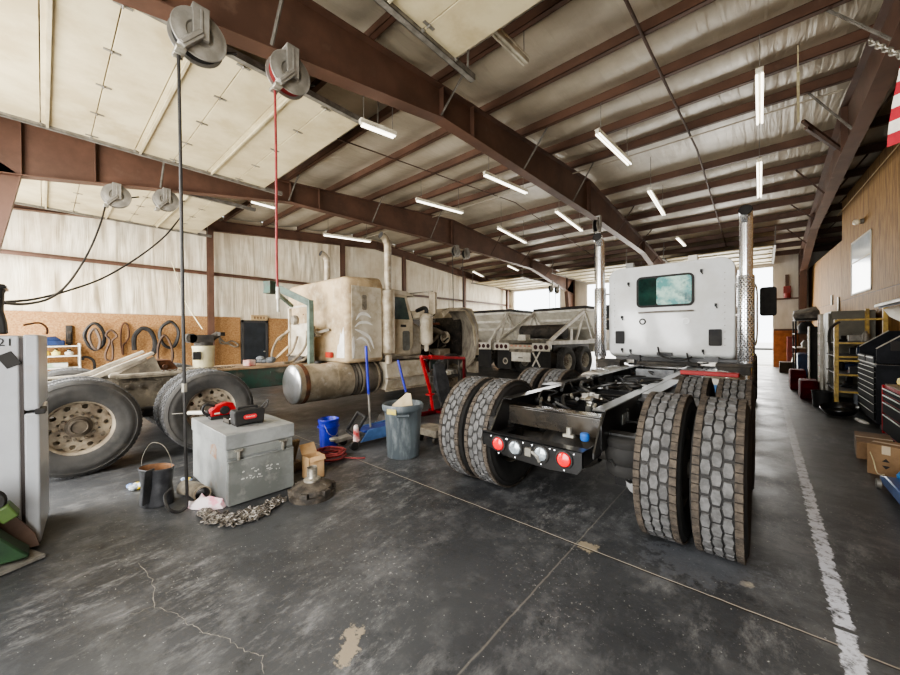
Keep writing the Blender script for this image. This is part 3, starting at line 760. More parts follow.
# suspension, axles
def airbag(x, y):      # bellows under the rail
    g = MB(); g.lathe([(.0005,.42),(.12,.42),(.13,.44),(.135,.47),(.13,.5),(.122,.505),(.135,.52),(.142,.56),(.14,.6),(.128,.62),(.135,.635),(.138,.66),(.12,.68),(.1,.69),(.0005,.69)], (x,y,.08), n=28)
    ab = g.build('air_spring', rubber, t1)
    p = MB(); p.box(x-.11,x+.11,y-.05,y+.05,.77,.785); p.build('spring_plate', black, ab)
for s in (-1,1):
    for y in (2.76, 4.72): airbag(TX+s*.535, y)
for y in (3.08, 4.42):
    g = MB(); g.cyl((TX-1.0,y,.52),(TX+1.0,y,.52),.065,n=14); g.lathe([(.09,-.24),(.16,-.16),(.2,-.05),(.2,.06),(.15,.17),(.09,.25)], (TX,y,.52), (1,0,0), 22)
    g.sphere((TX,y-.1,.53),.17, 18, 10); g.cyl((TX,y+.1,.55),(TX,y+.32,.58),.1,.07,n=14)
    for s in (-1,1): g.box(TX+s*.52-.07, TX+s*.52+.07, y-.1, y+.1, .4, .66); g.lathe([(.21,-.04),(.21,.04),(.08,.05)], (TX+s*.82,y,.52), (s,0,0), 22)
    ax = g.build('drive_axle', black_dusty, t1)
    for s in (-1,1):
        g = MB(); g.bar((TX+s*.5,y-.3,.42),(TX+s*.46,y+.55,.56),.09,.06); g.build('trailing_arm', black, t1, smooth=0)
        g = MB(); g.cyl((TX+s*.34,y+.12,.42),(TX+s*.38,y+.2,.84),.032,n=10); g.cyl((TX+s*.34,y+.12,.42),(TX+s*.36,y+.16,.62),.042,n=10); g.build('shock_absorber', black_m, t1)
        g = MB(); g.cyl((TX+s*.62,y-.16,.42),(TX+s*.62,y-.33,.45),.085,n=16); g.cyl((TX+s*.62,y-.15,.42),(TX+s*.62,y-.12,.42),.095,n=16); g.build('brake_chamber', black, t1)
    g = MB(); g.bar((TX-.4,y+.15,.86),(TX+.05,y-.02,.72),.05,.05); g.sphere((TX-.4,y+.15,.86),.05); g.sphere((TX+.05,y-.02,.72),.06); g.build('torque_rod', black, t1)
g = MB(); g.cyl((TX,3.45,.57),(TX,4.1,.57),.055,n=14); g.cyl((TX,4.75,.6),(TX,7.6,.72),.06,n=14); g.build('drive_shaft', black, t1)
g = MB(); g.sphere((TX+.02,3.5,.84),.075,14,8,0); g.obox((TX+.02,3.5,.9),(.16,.05,.04)); g.obox((TX+.02,3.5,.79),(.05,.16,.06)); g.cyl((TX+.02,3.5,.7),(TX+.02,3.5,.93),.035,n=10)
for a in range(4): g.cyl((TX+.02+.06*math.cos(a*1.57+.4),3.5+.06*math.sin(a*1.57+.4),.86),(TX+.02+.1*math.cos(a*1.57+.4),3.5+.1*math.sin(a*1.57+.4),.88),.012,n=6)
g.build('relay_valve', chrome_w, t1)
g = MB(); g.lathe([(.0005,0),(.028,.005),(.034,.02),(.034,.05),(.026,.06),(.0005,.06)], (TX+.3,2.6,.72)); g.build('blue_air_fitting', M('blue_valve', V(50,110,190), V(40,90,160), 6, .4), t1)
g = MB(); g.cyl((TX+.18,2.6,.74),(TX+.18,2.6,.8),.02,n=8); g.box(TX+.14,TX+.22,2.58,2.62,.73,.75); g.build('air_valve', galv, t1)
g = MB(); g.cyl((TX-.28,5.2,.7),(TX-.28,6.1,.7),.12,n=20); g.cyl((TX+.26,5.2,.7),(TX+.26,6.0,.7),.12,n=20); g.build('air_tank', black, t1)
g = MB(); g.obox((TX+.05,6.0,.9),(.5,.03,.14),(0,0,0)); g.build('frame_name_plate', M('grey_plate', V(120,122,124), V(88,90,92), 12, .4), t1)
# air lines: many thin black hoses looping between the rails
g = MB()
for k in range(46):
    y = random.uniform(2.9, 6.6) if k % 2 else random.uniform(2.9, 4.2); x = TX+random.uniform(-.36,.3); z = random.uniform(.74,.95)
    p = [Vector((x,y,z))]
    for q in range(4): p.append(p[-1] + Vector((random.uniform(-.22,.22), random.uniform(.05,.3), random.uniform(-.07,.07))))
    for v in p: v.z = min(max(v.z,.7),.965); v.x = min(max(v.x, TX-.38), TX+.38)
    g.tube(p, random.choice((.009,.013,.018)), 6, smooth=5)
for x0, y0 in ((TX+.47, 2.62),(TX+.6,2.85),(TX+.55,2.7)):
    g.tube([(x0,y0,.62),(x0+.06,y0+.05,.52),(x0+.1,y0+.12,.45),(x0+.15,y0+.22,.47)], .01, 6, smooth=6)
g.tube([(TX+.62,2.98,.7),(TX+.63,2.96,.78),(TX+.55,3.0,.82),(TX+.46,3.05,.8)], .009, 6, smooth=6)
g.build('air_hoses', M('hose_black', V(30,30,31), V(52,51,49), 9, .45), t1)
for k in range(9):
    g = MB(); y = random.uniform(3.0,5.4); x = TX+random.uniform(-.35,.35); z = random.uniform(.8,.92)
    g.cyl((x,y,z),(x+random.uniform(-.04,.04),y+.05,z+.02),.014,n=6); g.build('hose_fitting', galv, t1)
# tires: outer and inner, both axles, both sides
W1 = Wheels(wheel_proto(.525, .275, True, [rubber, lug_mat, shoulder_mat], [alu, alu], -.02))
for y in (3.11, 4.44):
    for s in (-1,1):
        W1.put(t1, (TX+(1.07 if s > 0 else -1.03), y, .525), s < 0); W1.put(t1, (TX+(.745 if s > 0 else -.7), y, .525), s > 0)
# front wheels
for s in (-1,1): W1.put(t1, (TX+s*1.02, 10.4, .525), s < 0)
# cab
def cab_loop(y, x0, x1, z0, z1, rt, rb):
    pts = []
    for cx, cz, a0, r in ((x1-rb,z0+rb,-PI/2,rb),(x1-rt,z1-rt,0,rt),(x0+rt,z1-rt,PI/2,rt),(x0+rb,z0+rb,PI,rb)):
        for i in range(7):
            a = a0 + PI/2*i/6; zz = cz + r*math.sin(a)
            xx = cx + r*math.cos(a)
            if zz > (z0+z1)/2: zz += .05*(1-((xx-(x0+x1)/2)/((x1-x0)/2))**2)
            pts.append((xx, y, zz))
    return pts
CX0, CX1 = -2.35, -.37
cab = MB()
cab.loft([cab_loop(7.5,CX0+.03,CX1-.03,1.14,2.72,.16,.06), cab_loop(7.52,CX0,CX1,1.11,2.76,.18,.07), cab_loop(7.62,CX0-.01,CX1+.01,1.06,2.78,.2,.08), cab_loop(8.75,CX0-.01,CX1+.01,.8,2.76,.2,.08), cab_loop(9.0,CX0+.02,CX1-.02,.8,2.62,.2,.08), cab_loop(9.45,CX0+.06,CX1-.06,.8,1.95,.2,.08)])
cab.loft([cab_loop(9.45,CX0+.15,CX1-.15,.85,1.9,.25,.08), cab_loop(11.3,CX0+.35,CX1-.35,.85,1.75,.25,.08)])
cb = cab.build('cab', white_paint, t1, smooth=50)
g = MB(); wl = [(x,z) for x,z in rrect(-1.84,-.92,1.99,2.57,.09)]
g.prism(wl, 'y', 7.475, 7.5); g.build('rear_window_seal', black_m, cb, smooth=40)
g = MB(); g.prism(rrect(-1.8,-1.5,2.03,2.53,.05), 'y', 7.468, 7.474); g.build('rear_window_pane', M('dark_green_glass', V(38,70,62), V(24,40,38), 2.2, .05), cb, smooth=0)
g = MB(); g.prism(rrect(-1.5,-.96,2.03,2.53,.05), 'y', 7.468, 7.474); g.build('rear_window_pane', green_glass, cb, smooth=0)
g = MB(); g.tube([(-1.8,7.5,1.9),(-1.8,7.44,1.9),(-1.36,7.435,1.905),(-.94,7.44,1.9),(-.94,7.5,1.9)], .014, 8); g.build('grab_bar', alu, cb)
for x, z in ((-1.74,1.73),(-1.05,1.72)):
    g = MB(); g.lathe([(.036,.0),(.036,.016),(.058,.016),(.062,0)], (x,7.502,z), (0,-1,0), 24); g.build('port_ring', black_m if x < -1.5 else white_paint, cb)
g = MB(); g.prism(rrect(-2.22,-2.06,1.31,1.56,.02), 'y', 7.47, 7.5); g.build('cab_vent', black_m, cb, smooth=40)
g = MB(); g.prism(rrect(-.72,-.54,1.29,1.57,.02), 'y', 7.47, 7.5); g.build('cab_vent', black_m, cb, smooth=40)
for x, z in ((-1.98,2.47),(-.82,2.58),(-.62,1.98),(-2.1,1.83),(-2.1,1.2),(-.8,1.2),(-1.95,1.18)):
    g = MB(); g.obox((x,7.48,z),(.035,.03,.05)); g.cyl((x,7.47,z-.02),(x+.02,7.46,z-.06),.01,n=6); g.build('cab_clip', black_m, cb)
g = MB(); g.box(-1.5,-1.25,7.47,7.5,1.1,1.16); g.build('cab_latch', black, cb, .004)
for x in (-.97, -2.02):
    g = MB(); g.prism([(7.7,2.8),(7.72,2.91),(7.8,2.91),(7.95,2.8)], 'x', x-.07, x+.07); g.build('roof_marker_lamp', trailer_white if x > -1.5 else M('smoke_lamp', V(150,150,146)), cb, .006)
g = MB()
for k in range(12): g.sphere((-.5, 7.49, 1.3+k*.11), .008, 6, 4)
for k in range(12): g.sphere((-2.24, 7.49, 1.3+k*.11), .008, 6, 4)
g.build('rivets', alu, cb)
g = MB(); g.prism([(7.66,1.95),(8.55,1.95),(8.55,2.5),(7.8,2.5)], 'x', CX1+.006, CX1+.014); g.build('side_window', glass, cb)
g = MB(); g.prism([(7.66,1.95),(8.55,1.95),(8.55,2.5),(7.8,2.5)], 'x', CX0-.014, CX0-.006); g.build('side_window', glass, cb)
# exhaust stacks
def stack(x, y):
    g = MB(); top = 3.2
    pts = [(x,y,.75),(x,y,2.0),(x,y,top),(x,y-.02,top+.1),(x,y-.08,top+.19),(x,y-.17,top+.225)]
    g.tube(pts, .088, 20, smooth=4, caps=False); g.tube(pts[2:], .08, 20, 1, smooth=4, caps=True)
    e = g.build('exhaust_stack', [chrome, black_m], t1, smooth=60)
    sh = MB(); n = 28
    z0, z1, k = 1.05, 2.42, 38
    def holeq(i, j): return False
    sh.lathe([(.104,z0),(.11,z0+.02),(.11,z1-.02),(.104,z1)], (x,y,0), n=28, mat=0)
    for j in range(k):
        for i in range(14):
            a = 2*PI*(i + .5*(j%2))/14; z = z0+.05+(z1-z0-.1)*j/(k-1)
            c = Vector((x+.1102*math.cos(a), y+.1102*math.sin(a), z)); u = Vector((-math.sin(a), math.cos(a), 0))*.0125; w_ = Vector((0,0,.0125)); nn = Vector((math.cos(a), math.sin(a), 0))*.0008
            sh.add([c+nn+u, c+nn+w_, c+nn-u, c+nn-w_], [(0,1,2,3)], 1)
    h = sh.build('heat_shield', [chrome, black_m], e, smooth=60); h['label'] = 'perforated chrome heat shield'
    b = MB(); b.bar((x,y,1.8),(TX-.08+(.92 if x > -1 else -.92),y+.2,1.8),.03,.03); b.bar((x,y,2.3),(TX-.08+(.92 if x > -1 else -.92),y+.2,2.3),.03,.03); b.bar((x,y,.98),(TX-.08+(.5 if x > -1 else -.5),y,.98),.08,.06); b.build('stack_bracket', chrome_w, e, smooth=0)
stack(-.225, 7.42); stack(-2.49, 7.42)
# mirror and its bracket, right side
g = MB(); g.prism(rrect(-.075,.165,1.82,2.36,.05), 'y', 8.92, 9.04); mir = g.build('side_mirror', black_m, t1, .01)
g = MB(); g.tube([(-.4,8.95,2.36),(-.2,8.93,2.44),(-.12,8.93,2.36),(-.11,8.93,1.9),(-.12,8.93,1.35),(-.2,8.93,1.24),(-.4,8.95,1.24)], .016, 8, smooth=5); g.build('mirror_arm', chrome, t1)
g = MB(); g.prism(rrect(-2.98,-2.74,1.6,2.2,.05), 'y', 8.92, 9.04); g.build('side_mirror', black_m, t1, .01)
g = MB(); g.tube([(-2.33,8.95,2.36),(-2.7,8.93,2.36),(-2.72,8.93,1.4),(-2.33,8.95,1.35)], .016, 8, smooth=5); g.build('mirror_arm', chrome, t1)
# tanks, boxes and the red cover beside the rail
for s in (-1,1):
    g = MB(); x = TX+s*.78; g.lathe([(.0005,0),(.24,.005),(.29,.03),(.3,.07),(.3,1.63),(.29,1.67),(.24,1.695),(.0005,1.7)], (x,5.75,.62), (0,1,0), 32); g.build('fuel_tank', [trailer_white if s > 0 else alu], t1)
    g = MB()
    for y in (6.1, 6.9): g.lathe([(.303,-.03),(.307,-.03),(.307,.03),(.303,.03)], (x,y,.62), (0,1,0), 32)
    g.build('tank_strap', chrome, t1)
g = MB(); g.obox((TX+.74,5.68,.98),(.62,.1,.055),(0,0,-.05)); g.build('red_step_cover', M('red_plastic_cover', V(170,36,36), V(140,28,28), 4, .45), t1, .01)
g = MB(); g.obox((TX+.76,5.6,.72),(.14,.02,.26)); g.build('blue_tag', M('blue_card', V(86,136,190), V(70,116,170), 5, .5), t1)
g = MB(); g.box(TX-.46,TX+.46,7.1,7.4,.96,1.0); g.box(TX-.3,TX+.3,6.8,7.1,.95,.97); g.build('deck_plate', black_dusty, t1, .003)
g = MB(); g.box(TX-.95,TX+.95,7.55,7.62,.96,1.06); g.box(TX-.7,TX-.5,7.5,7.6,.9,1.1); g.box(TX+.5,TX+.7,7.5,7.6,.9,1.1); g.build('cab_mount', black, t1, .004)
g = MB(); g.tube([(TX-.2,7.5,1.25),(TX-.1,7.3,1.1),(TX+.2,7.2,1.05),(TX+.35,7.3,1.1)], .015, 6, smooth=5); g.tube([(TX+.25,7.5,1.15),(TX+.35,7.2,1.0),(TX+.6,7.1,1.02)], .013, 6, smooth=5); g.build('cab_air_lines', black_m, t1)
for s in (-1,1):
    g = MB(); g.box(TX+s*.92-.22,TX+s*.92+.22,6.95,7.35,.98,1.02); g.box(TX+s*.92-.2,TX+s*.92+.2,7.0,7.3,.86,.98); g.build('side_step', black_dusty, t1, .004)
g = MB(); g.bar((TX+.98,5.3,.9),(TX+1.16,5.3,.95),.06,.05); g.prism([(TX+1.1,.66),(TX+1.2,.62),(TX+1.21,.88),(TX+1.12,.95)], 'y', 5.27, 5.31); g.build('fender_bracket', black_m, t1, .004)
# ================================================================ DUSTY SLEEPER TRUCK (left, hood tilted open)
SX = -6.75
t2 = thing('sleeper_truck', 'dust covered white sleeper semi truck with hood tilted open and bare rear frame', 'truck', (SX, 2.0, 0))
frame_m = M('grimy_frame', V(128,120,106), V(88,82,72), 4, .8, c3=V(150,140,122), s3=9, bump=.15)
for s in (-1, 1):
    g = MB(); x = SX+s*.43
    g.prism([(-.55,.74),(.2,.68),(1.75,.68),(1.75,.95),(-.55,.95)], 'x', x-.005, x+.005)
    g.box(min(x,x-s*.09), max(x,x-s*.09), -.55, 1.75, .945, .957); g.box(min(x,x-s*.09), max(x,x-s*.09), .2, 1.75, .675, .685)
    for k in range(14):
        y = -.4+k*.15
        for z in (.73,.9):
            if k % 2 or z > .8: g.cyl((x+s*.004,y,z),(x+s*.022,y,z),.014,n=6)
    g.build('frame_rail', frame_m, t2, smooth=30)
    g = MB(); g.prism([(1.72,.66),(7.6,.66),(7.6,.96),(1.72,.96)], 'x', x-.012, x+.012); g.box(min(x,x-s*.1), max(x,x-s*.1), 1.72, 7.6, .955, .97); g.box(min(x,x-s*.1), max(x,x-s*.1), 1.72, 7.6, .65, .66)
    for y in (2.55,2.65,2.75,2.85): 
        for z in (.74,.88): g.cyl((x+s*.01,y,z),(x+s*.03,y,z),.016,n=6)
    g.build('green_frame_rail', green_old, t2, smooth=30)
for y in (-.5, .45, 1.2, 1.9, 2.9, 4.2):
    g = MB(); g.box(SX-.42, SX+.42, y-.05, y+.05, .72, .92); g.build('crossmember', dirt_grey, t2, .006)
# side plates, hangers, walking beam
for s in (-1, 1):
    g = MB(); x = SX+s*.45
    g.prism([(.72,.44),(1.02,.44),(1.1,.7),(1.08,.9),(.66,.9),(.64,.7)], 'x', x-.015, x+.015)
    for y, z in ((.72,.85),(.86,.85),(1.02,.85),(.76,.55),(.98,.55),(1.05,.72),(.69,.72)): g.cyl((x+s*.01,y,z),(x+s*.045,y,z),.022,n=6)
    g.build('suspension_hanger', frame_m, t2, smooth=30)
    g = MB(); g.bar((SX+s*.5,.25,.5),(SX+s*.5,1.48,.5),.1,.13); g.build('walking_beam', dirt_dark, t2, .01)
for y in (.25, 1.48):
    g = MB(); g.cyl((SX-.95,y,.52),(SX+.95,y,.52),.07,n=14); g.sphere((SX,y-.08,.52),.2,18,10); g.build('drive_axle', dirt_dark, t2)
# fifth wheel approach ramps and plates
for s in (-1, 1):
    x = SX+s*.36
    g = MB(); pts = [(-.35,.97),(.05,.98),(.28,.985),(.42,1.02),(.6,1.115),(1.0,1.3),(1.02,1.27),(.64,1.07),(.46,.98),(.3,.955),(-.35,.955)]
    g.prism(pts, 'x', x-.05, x+.05); g.build('approach_ramp', M('pale_ramp', V(176,166,148), V(134,126,112), 5, .7), t2, .004)
    g = MB(); g.prism([(.55,.96),(1.12,.96),(1.02,1.24),(.95,1.2)], 'x', x-.012, x+.012); g.build('ramp_gusset', frame_m, t2, smooth=0)
g = MB(); g.box(SX-.5, SX+.5, .62, 1.72, .96, 1.0); g.box(SX+.36, SX+.52, .55, 1.74, .985, 1.02); g.build('frame_top_plate', M('pale_plate', V(168,158,140), V(122,114,100), 6, .7), t2, .004)
g = MB(); g.box(SX-.28, SX+.3, .95, 1.3, 1.0, 1.05); g.prism([(1.0,1.05),(1.3,1.05),(1.22,1.17),(1.06,1.17)], 'x', SX-.1, SX+.26); g.cyl((SX-.2,1.15,1.08),(SX+.34,1.15,1.08),.03,n=10); g.build('pivot_bracket', rust, t2, .004)
g = MB(); g.box(SX-.44, SX+.46, 1.75, 3.42, .97, 1.0); g.build('deck_board', M('dusty_deck', V(164,140,108), V(120,98,76), 5, .85, c3=V(92,70,54), s3=3), t2, .003)
chain_w = []
g = MB()
for k in range(26): g.tube([Vector((SX+.492, 1.1+k*.035, 1.035)) + Vector((.012*math.cos(a)*(1 if k%2 else .3), .022*math.sin(a), .012*math.cos(a)*(.3 if k%2 else 1))) for a in [2*PI*i/8 for i in range(8)]], .005, 5, closed=True)
g.build('binder_chain', chain_mat, t2)
# tires
W2 = Wheels(wheel_proto(.525, .27, False, [rubber_g, M('worn_tread', V(112,112,112), V(84,84,84), 12, .9)], [rim_beige, M('hub_grime', V(104,94,80), V(78,70,60), 8, .75)], -.015))
for y in (.25, 1.48):
    for s in (-1,1):
        W2.put(t2, (SX+s*1.1, y, .525), s < 0); W2.put(t2, (SX+s*.76, y, .525), s > 0)
# headache rack / hose panel with the green arm
rk = MB()
for x in (SX-.52, SX+.38): rk.box(x-.025, x+.025, 3.3, 3.36, 1.0, 2.1)
rk.box(SX-.52, SX+.38, 3.3, 3.34, 2.06, 2.1); rk.box(SX-.52, SX+.38, 3.3, 3.34, 1.1, 1.14); rk.box(SX-.5, SX+.36, 3.335, 3.345, 1.14, 1.75)
rk.build('rack_panel', dirt_white, t2, .004)
g = MB(); px_ = SX+.48; g.box(px_-.045, px_+.045, 3.2, 3.29, .9, 2.16); g.build('arm_post', green_grey, t2, .005)
g = MB(); g.bar((px_, 3.25, 2.1), (SX+.09, 2.78, 2.4), .09, .12); g.build('lift_arm', green_grey, t2, .005)
g = MB(); g.obox((SX+.07, 2.72, 2.38), (.16,.2,.22), (0,0,.4)); g.build('arm_head', green_old, t2, .006)
g = MB(); g.bar((SX+.0, 2.85, 2.3),(SX-.35, 3.3, 2.1),.05,.06); g.build('arm_stay', green_grey, t2, smooth=0)
for i, pts in enumerate(([(SX-.5,3.3,1.6),(SX-.66,3.15,1.45),(SX-.7,3.05,1.2),(SX-.6,3.0,1.02)], [(SX+.3,3.28,1.6),(SX+.36,3.2,1.3),(SX+.2,3.05,1.05),(SX+.25,2.85,1.02)], [(SX-.1,3.28,1.5),(SX-.12,3.2,1.25),(SX-.25,3.15,1.12)], [(SX+.4,3.36,1.68),(SX+.46,3.3,1.4),(SX+.4,3.2,1.1),(SX+.3,3.0,1.0)])):
    g = MB(); g.tube(pts, .024, 8, smooth=6); g.build('hydraulic_hose', M('dusty_hose_%d' % i, V(146,132,110), V(104,93,78), 8, .8), t2)
g = MB(); g.lathe([(.0005,0),(.085,.01),(.1,.05),(.085,.1),(.0005,.11)], (SX-.2,3.33,1.82), (0,-1,0), 18); g.build('work_lamp', dirt_grey, t2)
g = MB(); g.bar((SX+.38,3.36,1.55),(SX+.62,3.55,1.62),.05,.05); g.bar((SX+.38,3.36,1.62),(SX+.48,3.4,1.5),.14,.05); g.build('rack_stay', dirt_grey, t2, smooth=0)
g = MB(); g.bar((SX-.52,3.3,1.62),(SX-.72,3.2,1.42),.05,.04); g.bar((SX-.52,3.3,1.3),(SX-.74,3.1,1.02),.05,.04); g.build('rack_stay', dirt_tan, t2, smooth=0)
g = MB(); g.box(SX-.35,SX+.25,3.2,3.3,1.0,1.12); g.build('valve_block', dirt_dark, t2, .01)
g = MB(); g.box(SX+.55,SX+.72,3.5,3.56,1.1,1.2); g.build('red_tail_lamp', M('red_lamp_cover', V(190,60,40), V(160,44,32), 5, .4), t2, .004)
# sleeper box
SXL, SXR = -7.95, -5.6
sl = MB()
def sl_loop(y, ins, z1): return cab_loop(y, SXL+ins, SXR-ins, 1.0+ins*.6, z1, .16, .08)
sl.loft([sl_loop(3.58,.07,2.5), sl_loop(3.6,.03,2.55), sl_loop(3.66,0,2.58), sl_loop(4.36,0,2.62), sl_loop(4.42,.05,2.58)])
slp = sl.build('sleeper', [dirt_tan], t2, smooth=50)
g = MB(); g.prism([(3.68,1.08),(4.35,1.08),(4.35,2.42),(3.68,2.42)], 'x', SXR-.01, SXR+.006); g.build('sleeper_side_panel', dirt_white, slp, .004)
g = MB(); g.prism([(3.72,1.1),(3.69,1.1),(3.69,1.45),(3.72,1.5),(3.74,1.3)], 'x', SXR+.0065, SXR+.009); g.build('washed_corner', clean_white, slp, smooth=0)
g = MB(); g.prism([(SXR-.34,1.1),(SXR-.08,1.1),(SXR-.08,1.5),(SXR-.1,1.66),(SXR-.16,1.52),(SXR-.2,1.56),(SXR-.25,1.36),(SXR-.3,1.32)], 'y', 3.574, 3.582); g.build('washed_patch', clean_white, slp, smooth=0)
g = MB()
def swipe(pts, w):
    P_ = spline([Vector((SXR+.009, y, z)) for y, z in pts], 6); vs = []; n = len(P_)
    for i, p in enumerate(P_):
        d = (P_[min(i+1,n-1)]-P_[max(i-1,0)]).normalized(); nn = Vector((0,-d.z,d.y))*w*math.sin(PI*(i+.6)/(n+.6)); vs += [p+nn, p-nn]
    g.add(vs, [(2*i,2*i+1,2*i+3,2*i+2) for i in range(n-1)])
swipe([(3.76,1.78),(3.86,1.9),(4.0,1.9),(4.1,1.84)], .03); swipe([(3.74,1.66),(3.85,1.74),(4.0,1.75),(4.14,1.7)], .026); swipe([(3.74,1.62),(3.9,1.56),(4.06,1.46),(4.16,1.25)], .032); swipe([(3.76,1.42),(3.88,1.46),(4.0,1.38),(4.08,1.2)], .024)
g.build('wiped_streaks', clean_white, slp, smooth=0)
g = MB(); g.prism(rrect(3.9,4.0,1.98,2.26,.03), 'x', SXR+.006, SXR+.014); g.build('sleeper_vent', dirt_grey, slp, smooth=40)
for z in (1.45, 1.95, 2.3):
    g = MB(); g.sphere((-7.2, 3.575, z), .012, 6, 4); g.build('rivet', rust, slp)
# exhaust stacks
def stack2(x, y, canister):
    g = MB(); g.tube([(x,y,.95),(x,y,2.4),(x,y,3.25),(x-.0,y-.02,3.34),(x,y-.08,3.42),(x,y-.17,3.45)], .072, 18, smooth=4, caps=False); g.tube([(x,y,3.25),(x,y-.02,3.34),(x,y-.08,3.42),(x,y-.169,3.449)], .064, 16, 1, smooth=4)
    e = g.build('exhaust_stack', [dirt_alu, black_m], t2, smooth=60)
    if canister:
        c = MB(); c.lathe([(.075,1.12),(.125,1.16),(.13,1.2),(.13,2.34),(.125,2.38),(.075,2.4)], (x,y,0), n=26); c.build('muffler', dirt_alu, e)
        b = MB(); b.bar((x,y,2.0),(x-.15,y-.02,2.0),.04,.04); b.bar((x,y,1.3),(x-.15,y-.02,1.3),.04,.04); b.build('stack_bracket', dirt_grey, e)
stack2(-5.58, 4.5, True); stack2(-7.85, 4.5, False)
# cab
cabp = MB()
CXL, CXR = -7.78, -5.75
cabp.loft([cab_loop(4.4,CXL,CXR,1.05,2.46,.14,.06), cab_loop(5.05,CXL,CXR,1.05,2.46,.14,.06), cab_loop(5.18,CXL+.03,CXR-.03,1.05,2.4,.14,.06), cab_loop(5.45,CXL+.12,CXR-.1,1.05,1.82,.14,.06), cab_loop(5.7,CXL+.2,CXR-.15,1.05,1.72,.14,.06)])
cb2 = cabp.build('cab', dirt_white, t2, smooth=45)
g = MB(); g.prism([(4.66,1.12),(5.18,1.12),(5.3,1.3),(5.3,1.82),(5.12,2.36),(4.66,2.36)], 'x', CXR, CXR+.02); dr = g.build('door', M('cab_door_paint', V(200,188,164), V(170,158,136), 3, .6), cb2, .006)
g = MB(); g.prism([(4.72,1.84),(5.2,1.84),(5.06,2.3),(4.72,2.3)], 'x', CXR+.018, CXR+.026); g.build('window', M('dusty_glass', V(66,84,78), V(44,58,54), 3, .15), dr, smooth=0)
g = MB(); g.prism(rrect(5.0,5.2,1.18,1.6,.05), 'x', CXR+.018, CXR+.028); g.build('door_vent', M('grey_vent', V(112,114,108), V(96,96,90), 8, .7), dr, smooth=40)
g = MB(); g.tube([(CXR+.02,4.68,1.28),(CXR+.08,4.68,1.3),(CXR+.08,4.68,2.18),(CXR+.02,4.68,2.22)], .013, 8); g.build('grab_handle', trailer_white, dr)
g = MB(); g.box(CXR+.018,CXR+.03,4.95,5.1,1.68,1.73); g.build('door_latch', black_m, dr, .004)
g = MB(); g.prism([(4.42,2.44),(5.1,2.44),(5.3,2.38),(5.34,2.34),(5.1,2.34),(4.42,2.38)], 'x', CXL+.1, CXR+.03); g.build('sun_visor', dirt_white, cb2, .006)
g = MB(); g.prism([(5.2,2.36),(5.22,2.36),(5.48,1.84),(5.46,1.84)], 'x', CXL+.2, CXR-.14); g.build('windshield', glass, cb2, smooth=0)
for s, x in ((1, CXR+.42), ):
    g = MB(); g.prism(rrect(x-.09,x+.09,1.95,2.42,.03), 'y', 5.48, 5.55); g.build('side_mirror', dirt_alu, cb2, .006)
    g = MB(); g.tube([(CXR,5.2,2.4),(x,5.52,2.44)], .014, 8); g.tube([(CXR,5.3,1.86),(x,5.52,1.9)], .014, 8); g.tube([(x-.12,5.54,1.88),(x-.12,5.54,2.46)], .012, 8); g.build('mirror_arm', dirt_grey, cb2)
# air cleaner canister
g = MB(); ax_, ay = -5.52, 5.5; g.lathe([(.0005,1.28),(.09,1.29),(.13,1.33),(.14,1.36),(.14,1.9),(.13,1.94),(.1,1.97),(.0005,1.98)], (ax_,ay,0), n=26)
for z in (1.45,1.82): g.lathe([(.141,z-.015),(.146,z-.01),(.146,z+.01),(.141,z+.015)], (ax_,ay,0), n=26)
g.cyl((ax_,ay,1.29),(ax_,ay,1.16),.05,n=12)
g.build('air_cleaner', dirt_white, t2)
g = MB(); g.tube([(ax_,ay,1.97),(ax_,ay,2.06),(ax_-.1,ay+.02,2.1),(ax_-.4,ay+.1,2.06)], .045, 12, smooth=5); g.build('intake_pipe', black_m, t2)
# tilted hood with its wheel arch lip
hd = MB()
hy = 6.95
hd.box(-7.75, -5.72, hy, hy+.06, 1.95, 2.2)                   # cowl edge of the tilted shell, seen from behind
hd.prism([(hy-.75,2.12),(hy-.1,2.2),(hy+.05,2.2),(hy+.05,1.0),(hy-.05,1.0),(hy-.08,1.6),(hy-.3,1.98),(hy-.75,2.05)], 'x', -7.78, -7.72)
hood = hd.build('hood', M('dusty_hood', V(170,158,134), V(134,122,102), 3, .7), t2, .006)
g = MB(); g.box(-7.7,-5.75,hy-.02,hy+.04,1.0,1.95); g.build('hood_underside', dirt_dark, hood, smooth=0)
g = MB()
loops = []
for i in range(17):
    a = math.radians(100 - 200*i/16); loops_y = 6.5 + .0
    cy, cz, rr = 6.62, 1.42, .72
    y, z = cy + rr*.72*math.cos(a), cz + rr*math.sin(a)
    loops.append([(-5.35,y,z),(-5.98,y-.02,z*1.0),(-5.98,y-.07,z-.02*math.sin(a)),(-5.38,y-.05,z-.03*math.sin(a))])
g.loft(loops)
for dx in (-5.5, -5.72): g.tube([(dx, 6.62+.735*.72*math.cos(math.radians(95-190*i/14)), 1.42+.735*math.sin(math.radians(95-190*i/14))) for i in range(15)], .012, 6)
g.build('fender_liner', M('grey_fender', V(150,142,128), V(118,110,98), 4, .75, stretch=(4,1,1)), hood, smooth=60)
g = MB(); g.prism([(5.85,2.0),(6.1,2.12),(6.62,2.16),(6.95,2.14),(7.2,1.7),(7.2,1.0),(7.1,1.0),(7.0,1.7),(6.7,2.08),(6.1,2.04),(5.9,1.9)], 'x', -5.42, -5.38); g.build('hood_side', M('dusty_hood_b', V(186,174,150), V(150,138,116), 3, .7), hood, .004)
g = MB(); g.lathe([(.0005,0),(.12,.02),(.15,.06),(.15,.1)], (-5.95,6.5,1.45), (1,0,0), 18); g.build('white_reservoir', dirt_white, hood)
